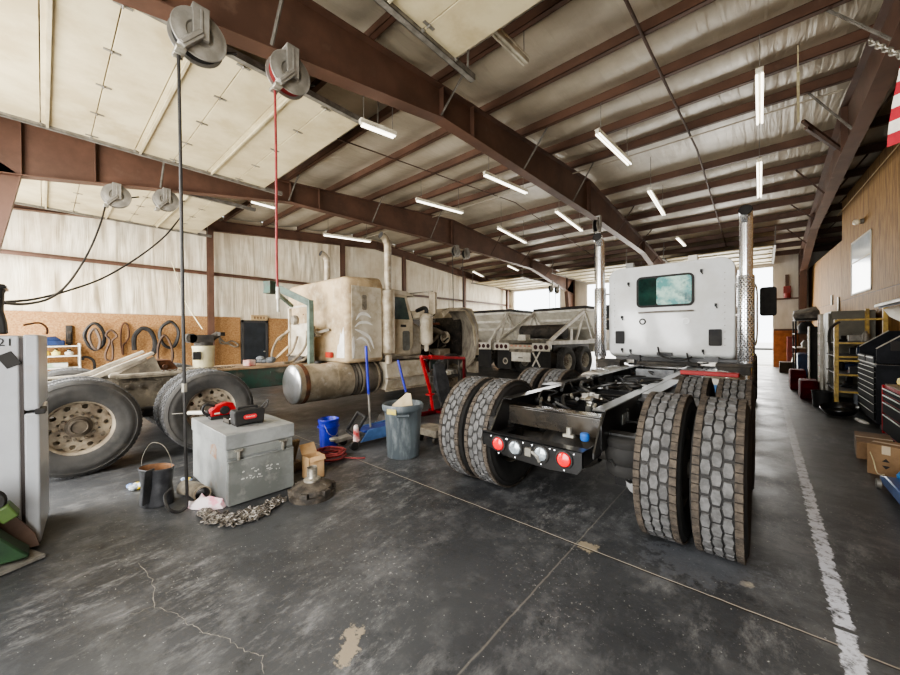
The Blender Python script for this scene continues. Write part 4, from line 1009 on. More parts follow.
# engine
en = MB(); en.box(-7.15,-6.2,5.75,6.9,.95,1.5); en.box(-7.05,-6.35,5.75,6.85,1.5,1.72)
engine = en.build('engine', dirt_dark, t2, .02)
g = MB(); g.tube([(-6.2,5.8,1.62),(-5.95,5.95,1.66),(-5.9,6.4,1.55),(-6.1,6.7,1.4)], .07, 12, smooth=6); g.build('intake_hose', dirt_grey, engine)
g = MB(); g.tube([(-5.85,5.75,1.75),(-5.85,6.25,1.78)], .03, 10); g.build('copper_pipe', M('copper_red', V(150,88,66), V(110,66,52), 8, .6), engine)
g = MB(); g.tube([(-6.1,5.8,1.15),(-5.9,5.95,1.3),(-5.88,6.2,1.45),(-6.0,6.4,1.6)], .045, 10, smooth=6); g.build('coolant_hose', dirt_grey, engine)
for k in range(9):
    g = MB(); y0 = random.uniform(5.7,6.2); pts = [Vector((random.uniform(-6.1,-5.8), y0, random.uniform(.95,1.8)))]
    for q in range(3): pts.append(pts[-1]+Vector((random.uniform(-.15,.1),random.uniform(.08,.25),random.uniform(-.3,.3))))
    for p in pts: p.z = min(max(p.z,.85),1.95)
    g.tube(pts, random.uniform(.012,.026), 7, smooth=5); g.build('engine_hose', random.choice((dirt_dark, black_m, dirt_grey)), engine)
g = MB(); g.lathe([(.05,-.06),(.13,-.05),(.16,0),(.13,.05),(.05,.06)], (-5.98,6.05,1.5), (1,0,.2), 20); g.cyl((-6.2,6.05,1.5),(-5.98,6.05,1.5),.08); g.build('turbocharger', rust, engine)
g = MB(); g.box(-6.15,-5.8,6.2,6.6,1.0,1.18); g.build('silver_cover', dirt_alu, engine, .02)
g = MB(); g.bar((-5.8,5.62,1.72),(-5.75,6.0,1.98),.02,.02); g.build('hood_prop', black_m, engine)
# fuel tank, straps, step box
TXc = -5.93
g = MB(); g.lathe([(.0005,-.03),(.16,-.02),(.28,.0),(.325,.03),(.33,.06)], (TXc,2.7,.69), (0,1,0), 36); 
tk = MB(); tk.lathe([(.33,.05),(.33,1.05)], (TXc,2.7,.69), (0,1,0), 36); tank = tk.build('fuel_tank', dirt_alu, t2)
g.build('tank_end', M('shiny_tank_end', V(206,206,206), V(176,172,164), 2, .3, .8), tank)
for y in (2.86, 3.46):
    g = MB(); g.lathe([(.331,-.035),(.338,-.035),(.338,.035),(.331,.035)], (TXc,y,.69), (0,1,0), 36); g.build('tank_strap', rust if y < 3 else dirt_alu, tank)
g = MB(); g.cyl((TXc,3.2,1.0),(TXc,3.2,1.06),.06,n=14); g.build('filler_cap', black_m, tank)
t3 = MB(); t3.lathe([(.0005,0),(.3,.01),(.325,.05),(.3,.09),(.325,.13),(.3,.17),(.325,.21),(.325,.58),(.3,.62),(.0005,.63)], (TXc,3.76,.69), (0,1,0), 36)
hy_t = t3.build('hydraulic_tank', M('dark_dusty_tank', V(112,104,92), V(80,74,66), 4, .6, .2), t2)
g = MB()
for y in (3.95, 4.3): g.lathe([(.326,-.02),(.334,-.02),(.334,.02),(.326,.02)], (TXc,y,.69), (0,1,0), 36)
g.build('tank_band', dirt_alu, hy_t)
bx = MB(); bx.prism([(-6.2,.45),(-5.62,.42),(-5.55,.62),(-5.6,.98),(-6.2,.98)], 'y', 4.45, 5.55); stp = bx.build('step_box', dirt_white, t2, .012)
for z, x in ((.66,-5.53),(.42,-5.56)):
    g = MB(); g.box(x-.06, x+.03, 4.43, 5.57, z-.02, z+.012); g.build('step_tread', dirt_alu, stp, .004)
g = MB(); g.prism([(4.3,1.02),(5.6,1.0),(5.6,1.07),(4.3,1.07)], 'x', -5.85,-5.7); g.build('cab_sill', dirt_grey, t2)
W2.put(t2, (SX+.98, 6.55, .525), False); W2.put(t2, (SX-.98, 6.55, .525), True)
g = MB(); g.box(SX-1.05,SX+1.05,7.5,7.62,.5,.8); g.build('front_bumper', dirt_alu, t2, .01)
g = MB(); g.box(SX-.62,SX+.62,7.05,7.2,.85,1.5); g.build('radiator', dirt_dark, t2, .01)

# ---- things standing on that frame
DZ = .022
bk = thing('pump_bucket', 'cream oil bucket with a black pump on top, standing on the dusty truck frame', 'bucket', (-6.45, 1.62, 0))
g = MB(); g.lathe([(.0005,1.0),(.12,1.0),(.135,1.03),(.142,1.3),(.148,1.31),(.148,1.34),(.0005,1.345)], (-6.45,1.62,0), n=26); g.build('bucket', cream_pl, bk)
g = MB(); g.cyl((-6.45,1.62,1.345),(-6.45,1.62,1.4),.12,n=18); g.obox((-6.45,1.58,1.45),(.2,.3,.12)); g.cyl((-6.55,1.45,1.46),(-6.35,1.45,1.46),.07,n=14); g.cyl((-6.45,1.7,1.44),(-6.45,1.82,1.52),.05,n=12); g.obox((-6.4,1.84,1.52),(.08,.08,.06),(0,0,.4)); g.build('pump', black_dusty, bk)
g = MB(); g.obox((-6.31,1.5,1.2),(.03,.1,.12)); g.build('pump_switch', black_m, bk, .006); bk.location.z = DZ
for a, lab in (((-6.42,1.6),'thin pale cord running up from the oil bucket to the left wall'),):
    c = MB(); p0, p1 = Vector((-6.42,1.6,1.62)), at(172, 262, X=-9.4)
    c.tube([p0, p0.lerp(p1,.5)+Vector((0,0,-.18)), p1], .008, 6, smooth=8); tag(c.build('pale_cord', cream_pl), lab, 'cord')
rg = thing('rag_pile', 'crumpled grey and red rags on the dusty truck deck', 'rags', (-6.5, 2.5, 0))
rg.location.z = .0
g = MB(); 
for k in range(6): g.sphere((-6.5+random.uniform(-.1,.1), 2.52+random.uniform(-.1,.12), 1.062+random.uniform(0,.06)), random.uniform(.05,.08), 10, 6, sc3=(1.2,1,.7))
g.build('grey_rag', M('grey_cloth', V(118,122,124), V(88,92,96), 9, .9, bump=.4), rg)
g = MB(); g.obox((-6.55,2.3,1.056),(.16,.12,.1),(0,0,.3)); g.build('red_carton', M('red_carton', V(190,110,104), V(206,190,180), 6, .7), rg, .006)
# ================================================================ BELLY DUMP TRAILERS AT THE FAR END
def belly_dump(name, lab, x0, x1, y0, axle_y, hop0, hop1, ztop, detail, rot=0.):
    xc = (x0+x1)/2; t = thing(name, lab, 'trailer', (xc, y0, 0))
    # frame beams
    g = MB()
    for x in (x0+.12, x1-.12): g.box(x-.06, x+.06, y0+.05, hop1+.8, 1.14, 1.28)
    g.build('side_rail', trailer_white, t, .006)
    # hopper: wide at top, narrow at the belly
    h = MB(); za, zb = 1.0, ztop
    top = [(x0+.05,hop0),(x1-.05,hop0),(x1-.05,hop1),(x0+.05,hop1)]; bot = [(x0+.55,hop0+1.5),(x1-.55,hop0+1.5),(x1-.55,hop1-1.5),(x0+.55,hop1-1.5)]
    h.loft([[(x,y,.75) for x,y in bot], [(x,y,1.35) for x,y in [(x0+.12,hop0+.95),(x1-.12,hop0+.95),(x1-.12,hop1-.95),(x0+.12,hop1-.95)]], [(x,y,zb) for x,y in top]])
    hp = h.build('hopper', beige_panel, t, .01)
    g = MB(); w = .07
    for a, b_ in zip(top, top[1:]+top[:1]): g.bar((a[0],a[1],zb+.02),(b_[0],b_[1],zb+.02),.1,.1)
    g.build('hopper_rim', trailer_white, hp)
    g = MB(); g.box(x0+.02, x1-.02, hop0-.02, hop1+.02, zb+.07, zb+.19); g.build('rolled_tarp', tarp, hp, .03)
    # ribs on slope
    for k in (0, 1):
        zz = 1.75 + .33*k; yy = hop0 + .95*(zb-zz)/(zb-1.35)
        g = MB(); g.box(x0+.1, x1-.1, yy-.06, yy-.02, zz-.05, zz+.05); g.build('hopper_rib', trailer_white, hp, smooth=0)
    # diagonal braces from tail to hopper top, both sides
    for x in (x0+.1, x1-.1):
        g = MB(); g.bar((x, y0+.15, 1.28), (x, hop0-.02, zb), .09, .11); g.build('brace', trailer_white, t, smooth=0)
        g = MB(); g.bar((x, hop0-.05, zb-.1), (x, hop0-.62, 1.28), .06, .06); g.build('brace', trailer_white, t, smooth=0)
        g = MB(); g.bar((x, hop0-.02, zb-.12), (x, hop0+.55, 1.28), .06, .06); g.build('brace', trailer_white, t, smooth=0)
        g = MB(); g.box(x-.035, x+.035, hop0-1.0, hop0-.92, 1.28, zb-.72); g.build('brace', trailer_white, t, smooth=0)
    # tail
    tl = MB(); tl.box(x0, x1, y0, y0+.08, .98, 1.14); tail = tl.build('tail_beam', M('tail_beam_paint', V(204,192,170), V(176,162,140), 4, .6), t, .006)
    for s, xx in ((-1, x0+.36), (1, x1-.36)):
        g = MB(); g.box(xx-.36, xx+.36, y0-.02, y0, .92, 1.2); pl = g.build('lamp_plate', trailer_white, tail, smooth=0)
        for k in (-1, 0, 1):
            g = MB(); g.lathe([(.0005,.02),(.07,.016),(.085,0)], (xx+k*.22, y0-.02, 1.06), (0,-1,0), 16); g.build('round_lamp', M('dark_red_lamp', V(70,26,28), V(50,20,22), 5, .3) if (k, s) != (9,9) else red_lens, pl)
    g = MB()
    for k in range(5):
        g.box(x0+.8+k*.2, x0+.9+k*.2, y0-.012, y0-.002, 1.07, 1.11)
    g.build('reflective_tape', M('red_tape', V(190,110,96)), tail, smooth=0)
    g = MB(); g.box(xc-.42, xc+.42, y0+.0, y0+.06, .52, .86); pn = g.build('tail_panel', trailer_white, t, .006)
    g = MB(); g.obox((xc,y0-.005,.66),(.2,.01,.05)); g.build('panel_badge', galv_d, pn, smooth=0)
    g = MB(); g.box(xc-.55, xc+.55, y0+.05, y0+.12, .86, 1.0); g.build('lower_beam', dirt_grey, t, smooth=0)
    for s, xx in ((-1, x0+.4), (1, x1-.4)):
        g = MB(); g.box(xx-.34, xx+.34, y0+.1, y0+.115, .2, .98); fl = g.build('mud_flap', black_m, t, smooth=0)
        if s < 0:
            g = MB(); g.lathe([(.07,0),(.1,.004),(.13,0)], (xx+.05, y0+.1, .5), (0,-1,0), 24); g.bar((xx-.0,y0+.094,.57),(xx+.1,y0+.094,.43),.03,.004); g.build('flap_emblem', galv, fl)
    if detail:
        g = MB(); g.lathe([(.0005,0),(.34,.02),(.36,.06),(.36,.9),(.0005,.95)], (xc+.72, y0+.12, .6), (0,1,0), 26); g.build('spare_drum', M('dark_drum', V(64,60,54), V(46,43,40), 4, .7), t)
        g = MB()
        for d in (-1, 1): g.bar((xc+.62-d*.16, y0+.085, .9), (xc+.62+d*.16, y0+.085, .36), .06, .006, up=(0,1,0))
        g.build('taped_cross', trailer_white, t, smooth=0)
        g = MB(); g.cyl((x1-.25-1.9, hop0-1.15, 1.6),(x1-.25, hop0-1.15, 1.6), .27, n=24); g.build('air_drum', black_dusty, t)
        g = MB(); g.box(x0+.9, x0+1.25, y0+.3, y0+.6, 1.28, 1.5); g.build('valve_box', trailer_white, t, .01)
    # axles and tires
    w = Wheels(wheel_proto(.52, .26, False, [rubber_g, M('trailer_tread', V(92,90,86), V(64,62,60), 12, .9)], [M('white_wheel', V(196,190,176), V(150,144,130), 6, .6), dirt_grey], -.015))
    for y in axle_y:
        g = MB(); g.cyl((x0+.3,y,.52),(x1-.3,y,.52),.07,n=12); g.build('axle', dirt_dark, t)
        for s in (-1,1):
            w.put(t, (xc+s*((x1-x0)/2-.14), y, .52), s < 0)
            w.put(t, (xc+s*((x1-x0)/2-.47), y, .52), s > 0)
    for x in (x0+.3, x1-.3):
        g = MB(); g.box(x-.04, x+.04, axle_y[0]-.6, axle_y[-1]+.7, .75, 1.14); g.build('suspension', dirt_dark, t, .01)
    g = MB(); g.box(x1-.1, x1-.06, hop0+.2, hop1, 1.18, 1.32); g.build('side_strip', trailer_white, t, smooth=0)
    t.rotation_euler = (0,0,rot)
    return t
belly_dump('belly_dump_trailer', 'white belly dump trailer at the far end, taped cross beside its tail panel', -7.95, -5.45, 11.5, (12.7, 13.95), 14.0, 19.2, 2.42, True, -.13)
belly_dump('belly_dump_trailer', 'second belly dump trailer, left of the one with the taped cross', -10.75, -8.2, 11.8, (13.3, 14.5), 13.2, 18.6, 2.42, False)
# ================================================================ LEFT CLUTTER
# ---- fridge
fr = thing('refrigerator', 'old white refrigerator at the left edge with a black pad stuck on its side', 'refrigerator', (-4.25, -.4, 0))
g = MB(); g.box(-4.6,-3.95,-.8,-.09,.02,1.52); g.build('cabinet', fridge_w, fr, .012)
g = MB(); g.box(-4.6,-3.96,-.09,-.072,.04,1.5); g.build('door_gasket', M('dark_gasket', V(60,54,52)), fr, smooth=0)
dm = MB(); dm.box(-4.6,-3.945,-.072,.0,.03,.965); d1 = dm.build('lower_door', fridge_w, fr, .012)
dm = MB(); dm.box(-4.6,-3.945,-.072,.0,.985,1.525); d2 = dm.build('freezer_door', fridge_w, fr, .012)
g = MB(); g.box(-4.05,-3.93,-.02,.03,.955,.995); g.build('door_handle', black_m, d1, .006)
for x0 in (-4.55,-4.05):
    g = MB(); g.box(x0,x0+.06,-.7,-.62,0,.03); g.build('foot', black_m, fr)
g = MB(); g.obox((-3.945,-.135,1.35),(.012,.075,.1),(.5,0,0)); g.build('black_pad', black_m, fr, .003)
text_obj('21', .075, (-3.946,-.15,1.47), (PI/2,0,PI/2), black_m, 'number_sticker', fr)
fr.rotation_euler = (0,0,math.radians(-4))
bxx = thing('black_case', 'tall black plastic case standing on top of the refrigerator', 'case', (-4.1,-.3,1.53))
g = MB(); g.prism([(-.42,1.53),(-.17,1.53),(-.175,1.62),(-.19,1.7),(-.185,1.83),(-.17,1.88),(-.42,1.88)], 'x', -4.25,-4.0); g.build('case_body', black_m, bxx, .01)
g = MB(); g.box(-4.27,-3.98,-.42,-.165,1.85,1.87); g.build('lid', black, bxx, .004)
g = MB(); g.tube([(-3.99,-.27,1.66),(-3.985,-.23,1.74),(-3.99,-.2,1.78)], .01, 6, smooth=4); g.build('strap', galv_d, bxx)
w_ = MB(); w_.tube([(-4.3,-.1,1.6),(-4.3,-.02,1.62),(-4.3,.02,1.58),(-4.3,.02,1.53)], .008, 6, smooth=5); tag(w_.build('bent_rod', rust), 'bent brown rod on top of the refrigerator', 'rod')
# ---- green cart piece at the bottom left corner
gc = thing('hand_truck', 'green hand truck with a dark wheel leaning by the refrigerator', 'hand truck', (-3.74,-.2,0))
g = MB(); g.prism([(-.34,.06),(-.075,.045),(-.075,.07),(-.13,.14),(-.26,.33),(-.34,.33)], 'x', -3.82,-3.66); g.build('toe_plate', M('green_plastic', V(40,68,40), V(28,48,30), 5, .5), gc, .012)
g = MB(); g.lathe([(.03,-.03),(.075,-.035),(.085,-.02),(.085,.02),(.075,.035),(.03,.03)], (-3.74,-.25,.44), (1,0,.1), 22); g.build('wheel', rubber, gc)
g = MB(); g.obox((-3.74,-.17,.36),(.12,.08,.1),(.5,0,0)); g.build('yellow_green_bracket', M('lime_plastic', V(74,96,46), V(58,76,40), 5, .5), gc, .01)
g = MB(); g.obox((-3.72,-.16,.02),(.2,.26,.025),(0,0,.4)); g.bar((-3.8,-.28,.02),(-3.78,-.3,.45),.03,.03); g.build('frame_bar', galv_d, gc, .004)
g = MB(); g.prism([(-.3,.03),(-.03,.03),(-.05,.12),(-.22,.42),(-.3,.45)], 'x', -3.9,-3.87); tag(g.build('leaning_board', brown_board), 'brown board leaning between the green hand truck and the refrigerator', 'board')
# ---- grey steel toolbox with the things on top
X0,X1,Y0,Y1,H = -4.61,-3.53,1.05,1.64,.635
tbx = thing('steel_toolbox', 'worn grey steel truck toolbox on the floor with two hooked latches', 'toolbox', ((X0+X1)/2,(Y0+Y1)/2,0))
g = MB(); g.box(X0,X1-.02,Y0,Y1,.01,H-.13); g.build('box_body', grey_worn, tbx, .006)
g = MB(); g.box(X0-.006,X1+.004,Y0-.008,Y1+.008,H-.13,H); lid = g.build('lid', grey_worn, tbx, .006)
g = MB(); g.box(X1-.02,X1,Y0+.01,Y1-.01,.42,H-.135); g.build('fascia', grey_paint, tbx, .003)
g = MB(); g.box(X1-.02,X1+.012,Y0+.005,Y1-.005,.01,.4); g.box(X1+.012,X1+.02,Y0+.005,Y1-.005,.39,.405); dr = g.build('drop_door', grey_paint, tbx, .004)
g = MB(); g.prism([(-4.0,.38),(-3.82,.36),(-3.8,.46),(-3.86,.5),(-3.98,.47)], 'y', Y0-.0015, Y0); g.build('rust_stain', M('rust_bloom', V(150,108,78), V(150,148,142), 14, .7), tbx, smooth=0)
for y in (Y0+.08, Y1-.12):
    g = MB(); g.box(X1-.002,X1+.025,y,y+.02,.4,.49); g.box(X1-.002,X1+.03,y-.025,y+.045,.478,.495); g.build('latch', galv, tbx, .003)
g = MB()
for k in range(22):
    c = Vector((X1+.0125, random.uniform(Y0+.12,Y1-.14), random.uniform(.2,.3))); g.obox(c, (.001,random.uniform(.008,.03),random.uniform(.006,.014)), (random.uniform(-.6,.6),0,0))
g.build('scuff_marks', M('pale_scuff', V(186,186,180)), dr, smooth=0)
# battery charger
ch = thing('battery_charger', 'black battery charger with a red label on the steel toolbox', 'charger', (-3.79,1.34,H)); CHY, CHX = 1.335, -3.86
g = MB(); g.prism([(CHY-.13,H+.012),(CHY+.13,H+.012),(CHY+.14,H+.125),(CHY+.13,H+.15),(CHY-.13,H+.15),(CHY-.14,H+.125)], 'x', CHX-.07,CHX+.07); g.build('charger_case', black_m, ch, .01)
g = MB(); g.bar((CHX,CHY-.09,H+.168),(CHX,CHY+.09,H+.168),.026,.018)
for s_ in (-1,1): g.bar((CHX,CHY+s_*.085,H+.145),(CHX,CHY+s_*.085,H+.17),.026,.018)
g.build('carry_handle', black_m, ch, .004)
g = MB(); g.prism(rrect(CHY-.06,CHY+.06,H+.062,H+.104,.02), 'x', CHX+.07,CHX+.073); g.build('red_label', M('label_red', V(206,40,48)), ch, smooth=0)
g = MB(); g.tube([(CHX+.0735,CHY-.042+.0047*i,H+.084+.006*math.sin(i*1.9)) for i in range(19)], .002, 5); g.build('label_script', trailer_white, ch)
for y in (CHY-.1,CHY+.1):
    g = MB(); g.box(CHX-.07,CHX+.07,y-.02,y+.02,H,H+.014); g.build('foot', rubber, ch)
c = MB(); c.tube([(CHX-.02,CHY+.13,H+.1),(CHX-.02,CHY+.19,H+.15),(CHX-.06,CHY+.22,H+.2),(CHX-.1,CHY+.17,H+.13),(CHX-.16,CHY+.15,H+.03)], .006, 6, smooth=6); c.build('power_lead', black_rub, ch)
# red cordless saw
sw = thing('band_saw', 'red and black handheld band saw at the back of the steel toolbox', 'saw', (-4.3,1.3,H)); SWX, SWY = -4.36, 1.27
g = MB(); g.prism([(SWY-.12,H+.03),(SWY+.1,H+.03),(SWY+.12,H+.07),(SWY+.09,H+.15),(SWY+.02,H+.165),(SWY-.07,H+.14),(SWY-.13,H+.1)], 'x', SWX-.04,SWX+.04); g.build('saw_body', red, sw, .012)
g = MB(); g.tube([(SWX,SWY-.08,H+.13),(SWX,SWY-.16,H+.16),(SWX,SWY-.19,H+.11),(SWX,SWY-.16,H+.06),(SWX,SWY-.1,H+.05)], .012, 8, smooth=5); g.build('saw_handle', black_m, sw)
g = MB(); g.lathe([(.0005,.02),(.04,.018),(.046,0)], (SWX+.04,SWY,H+.085), (1,0,0), 18); g.build('saw_guard', black_m, sw)
g = MB(); g.box(SWX-.045,SWX+.05,SWY-.13,SWY+.12,H,H+.03); g.build('saw_shoe', black_m, sw, .004)
g = MB(); g.obox((SWX+.042,SWY-.07,H+.06),(.004,.05,.014)); g.build('saw_logo', trailer_white, sw, smooth=0)
# grease gun across the box
gg = thing('grease_gun', 'white barrelled grease gun with a thin steel nozzle, overhanging the toolbox', 'grease gun', (-4.15,1.1,H))
q0, q1, q2 = at(172,414,Z=H+.05), at(188,413,Z=H+.05), at(205,412.5,Z=H+.05)
g = MB(); g.cyl(q1,q2,.02,n=14); g.build('barrel', trailer_white, gg)
g = MB(); g.cyl(q0,q1,.005,n=8); g.build('nozzle', galv, gg)
g = MB(); dq = (q2-q1).normalized(); g.cyl(q2,q2+dq*.05,.024,n=12); g.obox(q2+dq*.03+Vector((0,0,-.015)),(.04,.04,.06)); g.build('grip', black_m, gg, .005)
# tray with parts
ty = thing('parts_tray', 'open dark tray of small parts between saw and charger', 'tray', (-4.08,1.3,H))
TDX = -.16
g = MB(); g.box(-3.98+TDX,-3.8+TDX,1.2,1.44,H,H+.006)
for x0_,x1_,y0_,y1_ in ((-3.98,-3.974,1.2,1.44),(-3.806,-3.8,1.2,1.44),(-3.98,-3.8,1.2,1.206),(-3.98,-3.8,1.434,1.44)): g.box(x0_+TDX,x1_+TDX,y0_,y1_,H,H+.045)
g.build('tray_shell', black_dusty, ty, smooth=0)
for k in range(4):
    g = MB(); g.cyl((-3.95+TDX+.04*k,1.25+.03*k,H+.02),(-3.93+TDX+.04*k,1.31+.03*k,H+.04),.011,n=8); g.build('spark_part', [chrome_w,yellow_b,trailer_white,rust][k], ty)
# ---- black leather bag with wire bail
BX,BY = -4.12,.665
bg_ = thing('leather_bag', 'black leather tool bag with a wire bail and tan lining', 'bag', (BX,BY,0))
def ell(cx, cy, rx, ry, z, n=24, rot=.6):
    return [(cx + rx*math.cos(2*PI*i/n)*math.cos(rot) - ry*math.sin(2*PI*i/n)*math.sin(rot), cy + rx*math.cos(2*PI*i/n)*math.sin(rot) + ry*math.sin(2*PI*i/n)*math.cos(rot), z) for i in range(n)]
g = MB(); g.loft([ell(BX,BY,.14,.1,.005), ell(BX,BY,.145,.105,.03), ell(BX,BY,.13,.095,.18), ell(BX,BY,.15,.1,.3), ell(BX,BY,.158,.105,.33), ell(BX,BY,.15,.098,.335), ell(BX,BY,.14,.09,.3), ell(BX,BY,.12,.08,.1)])
g.build('bag_body', leather, bg_, smooth=60)
g = MB(); g.loft([ell(BX,BY,.147,.096,.332), ell(BX,BY,.138,.088,.3), ell(BX,BY,.12,.078,.12)], caps=False); g.build('lining', tan_in, bg_, smooth=60)
d_ = Vector((math.cos(.6),math.sin(.6),0))*.155
g = MB(); g.tube([Vector((BX,BY,.32))-d_, Vector((BX,BY,.42))-d_*.9, Vector((BX,BY,.53))-d_*.45, Vector((BX,BY,.55)), Vector((BX,BY,.52))+d_*.5, Vector((BX,BY,.42))+d_*.9, Vector((BX,BY,.32))+d_], .003, 6, smooth=6); g.build('wire_bail', galv, bg_)
g = MB(); g.obox((BX+.1,BY-.075,.2),(.012,.09,.3),(0,.1,.6)); g.build('bag_flap', leather, bg_, .004)
# pipe elbow
pe = thing('pipe_elbow', 'short grey exhaust pipe piece lying beside the steel toolbox', 'pipe', (-4.0,1.0,.07))
def ring_tube(pts, ro, ri):
    g = MB(); g.tube(pts, ro, 22, 0, caps=False); g.tube(pts, ri, 22, 1, caps=False)
    return g
pp = [Vector((-4.16,.87,.07)), Vector((-4.02,.93,.07)), Vector((-3.84,.945,.072))]
ring_tube(pp, .066, .058).build('pipe', [dirt_grey, dirt_dark], pe, smooth=60)
g = MB(); g.lathe([(.058,0),(.07,0),(.07,-.02),(.066,-.02)], pp[-1], (1,.08,0), 22); g.build('flange', dirt_alu, pe)
# plastic bag
pb = MB(); base = [(-3.84,.8),(-3.74,.84),(-3.6,.94),(-3.54,1.02),(-3.58,1.06),(-3.7,1.0),(-3.8,.94),(-3.87,.86)]
vs = []; n = len(base); cx = sum(p[0] for p in base)/n; cy = sum(p[1] for p in base)/n
for k, sc_ in enumerate((1, .85, .55, .2)):
    for i, (x, y) in enumerate(base): vs.append((cx+(x-cx)*sc_ + random.uniform(-.01,.01), cy+(y-cy)*sc_ + random.uniform(-.01,.01), [.004,.045,.07,.085][k] + random.uniform(-.035,.035)*(k > 0)))
fs = [(k*n+i,k*n+(i+1)%n,(k+1)*n+(i+1)%n,(k+1)*n+i) for k in range(3) for i in range(n)] + [tuple(range(3*n,4*n))]
tag(pb.add(vs, fs).build('plastic_bag', pink_bag, smooth=60), 'crumpled white and pink plastic bag at the toolbox corner', 'bag')
# gloves and rags beside the bag
def crumple(name, c, r, mats, lab, cat, n=7, flat=.5):
    g = MB()
    for k in range(n):
        a = random.uniform(0,6.28); d = random.uniform(0,r); g.sphere((c[0]+d*math.cos(a), c[1]+d*math.sin(a), c[2]+r*flat*.35+random.uniform(0,r*.15)), r*random.uniform(.35,.55), 9, 5, random.randrange(len(mats)), (1.3,.8,flat))
    return tag(g.build(name, mats), lab, cat)
crumple('work_glove', at(137,489,Z=0), .1, [bluewhite, yellow_b, M('pale_cloth', V(206,210,204), V(150,160,170), 9, .9)], 'blue and yellow work gloves crumpled left of the leather bag', 'gloves', 9)
crumple('work_glove', at(188,482,Z=0)+Vector((0,0,.01)), .07, [yellow_b, black_m, bluewhite], 'yellow and black glove behind the pipe piece', 'gloves', 6)
# ---- chain pile
cp = MB()
def link(c, rx, u, v):
    pts = [c + u*math.cos(2*PI*i/10)*rx + v*math.sin(2*PI*i/10)*rx*.55 for i in range(10)]
    cp.tube(pts, rx*.22, 5, closed=True)
path = [at(x,y,Z=0) for x,y in ((203,515),(212,519),(226,523),(240,521),(254,516),(268,509),(281,501))]
for k in range(240):
    t_ = random.random()*(len(path)-1); i = int(t_); p = path[i].lerp(path[i+1], t_-i)
    wd_ = .1 if 1 < t_ < 4.5 else .055
    c = p + Vector((random.uniform(-1,1)*wd_, random.uniform(-1,1)*wd_*.6, .014+random.uniform(0,.02)))
    u = Vector((random.uniform(-1,1),random.uniform(-1,1),random.uniform(-.3,.3))).normalized(); v = u.cross(Vector((random.uniform(-.5,.5),random.uniform(-.5,.5),1))).normalized()
    link(c, .027, u, v)
o = cp.build('chain_pile', chain_mat); tag(o, 'heap of steel chain on the floor along the toolbox front', 'chain')
# ---- clutch pressure plate
CLX, CLY = -3.2, 1.66
clutch_m = M('greasy_cast', V(92,84,74), V(52,47,42), 9, .6, bump=.2)
cl = thing('clutch_assembly', 'greasy round clutch assembly with an upright shaft collar on the floor', 'clutch', (CLX,CLY,0))
g = MB(); g.lathe([(.0005,.0),(.2,.0),(.205,.02),(.205,.05),(.18,.055),(.178,.1),(.15,.115),(.12,.125),(.09,.145),(.0005,.145)], (CLX,CLY,0), n=36); g.build('pressure_plate', clutch_m, cl)
for k in range(6):
    a = k*PI/3+.2; g = MB(); g.obox((CLX+.185*math.cos(a),CLY+.185*math.sin(a),.07),(.05,.07,.05),(0,0,a)); g.build('plate_lug', clutch_m, cl, .006)
for k in range(4):
    a = k*PI/2+.5; g = MB(); g.obox((CLX+.11*math.cos(a),CLY+.11*math.sin(a),.115),(.08,.03,.03),(0,.2,a)); g.build('lever', clutch_m, cl, .004)
g = MB(); g.lathe([(.075,.14),(.075,.165),(.05,.175),(.046,.185),(.046,.27),(.04,.27),(.038,.18)], (CLX,CLY,0), n=26); g.build('release_collar', M('bright_sleeve', V(196,190,176), V(120,112,100), 9, .35, .6), cl)
# ---- small cardboard box, wooden offcut, red hose coil
cb1 = thing('cardboard_box', 'open brown cardboard box standing right of the steel toolbox', 'box', (-3.68,1.82,0))
g = MB(); 
bx0,bx1,by0,by1 = -3.69,-3.53,1.8,1.97
for a_ in ((bx0,bx1,by0,by0+.005),(bx0,bx1,by1-.005,by1),(bx0,bx0+.005,by0,by1),(bx1-.005,bx1,by0,by1)): g.box(a_[0],a_[1],a_[2],a_[3],.002,.24)
g.box(bx0,bx1,by0,by1,.002,.008); g.build('carton', card_l, cb1, smooth=0)
for p0,p1,p2,p3 in (((bx0,by0),(bx0,by1),(bx0-.1,by1+.02),(bx0-.1,by0+.02)),((bx1,by0),(bx1,by1),(bx1+.03,by1),(bx1+.03,by0))):
    g = MB(); z2 = .32 if p0[0] == bx0 else .2
    g.add([(p0[0],p0[1],.24),(p1[0],p1[1],.24),(p2[0],p2[1],z2),(p3[0],p3[1],z2)], [(0,1,2,3)]); g.build('flap', card_l, cb1, smooth=0)
wb = MB(); wb.obox((-3.98,1.82,.18),(.04,.12,.34),(0,.35,.2)); wb.obox((-3.95,1.85,.05),(.1,.14,.09),(0,0,.3)); tag(wb.build('wood_block', wood), 'weathered wood offcut leaning behind the steel toolbox', 'wood')
cc = MB()
for k in range(7):
    r = .15+.02*(k%3); cc.tube([Vector((-4.0+.02*random.uniform(-1,1),2.3,.015+.014*k)) + Vector((r*math.cos(2*PI*i/28)*1.05, r*math.sin(2*PI*i/28), random.uniform(-.003,.003))) for i in range(28)], .0095, 7, closed=True)
cc.tube([(-3.85,2.4,.02),(-3.74,2.5,.012),(-3.66,2.58,.012)], .0095, 7, smooth=5)
tag(cc.build('hose_coil', red_rub), 'coiled dark red air hose on the floor behind the cardboard box', 'hose')
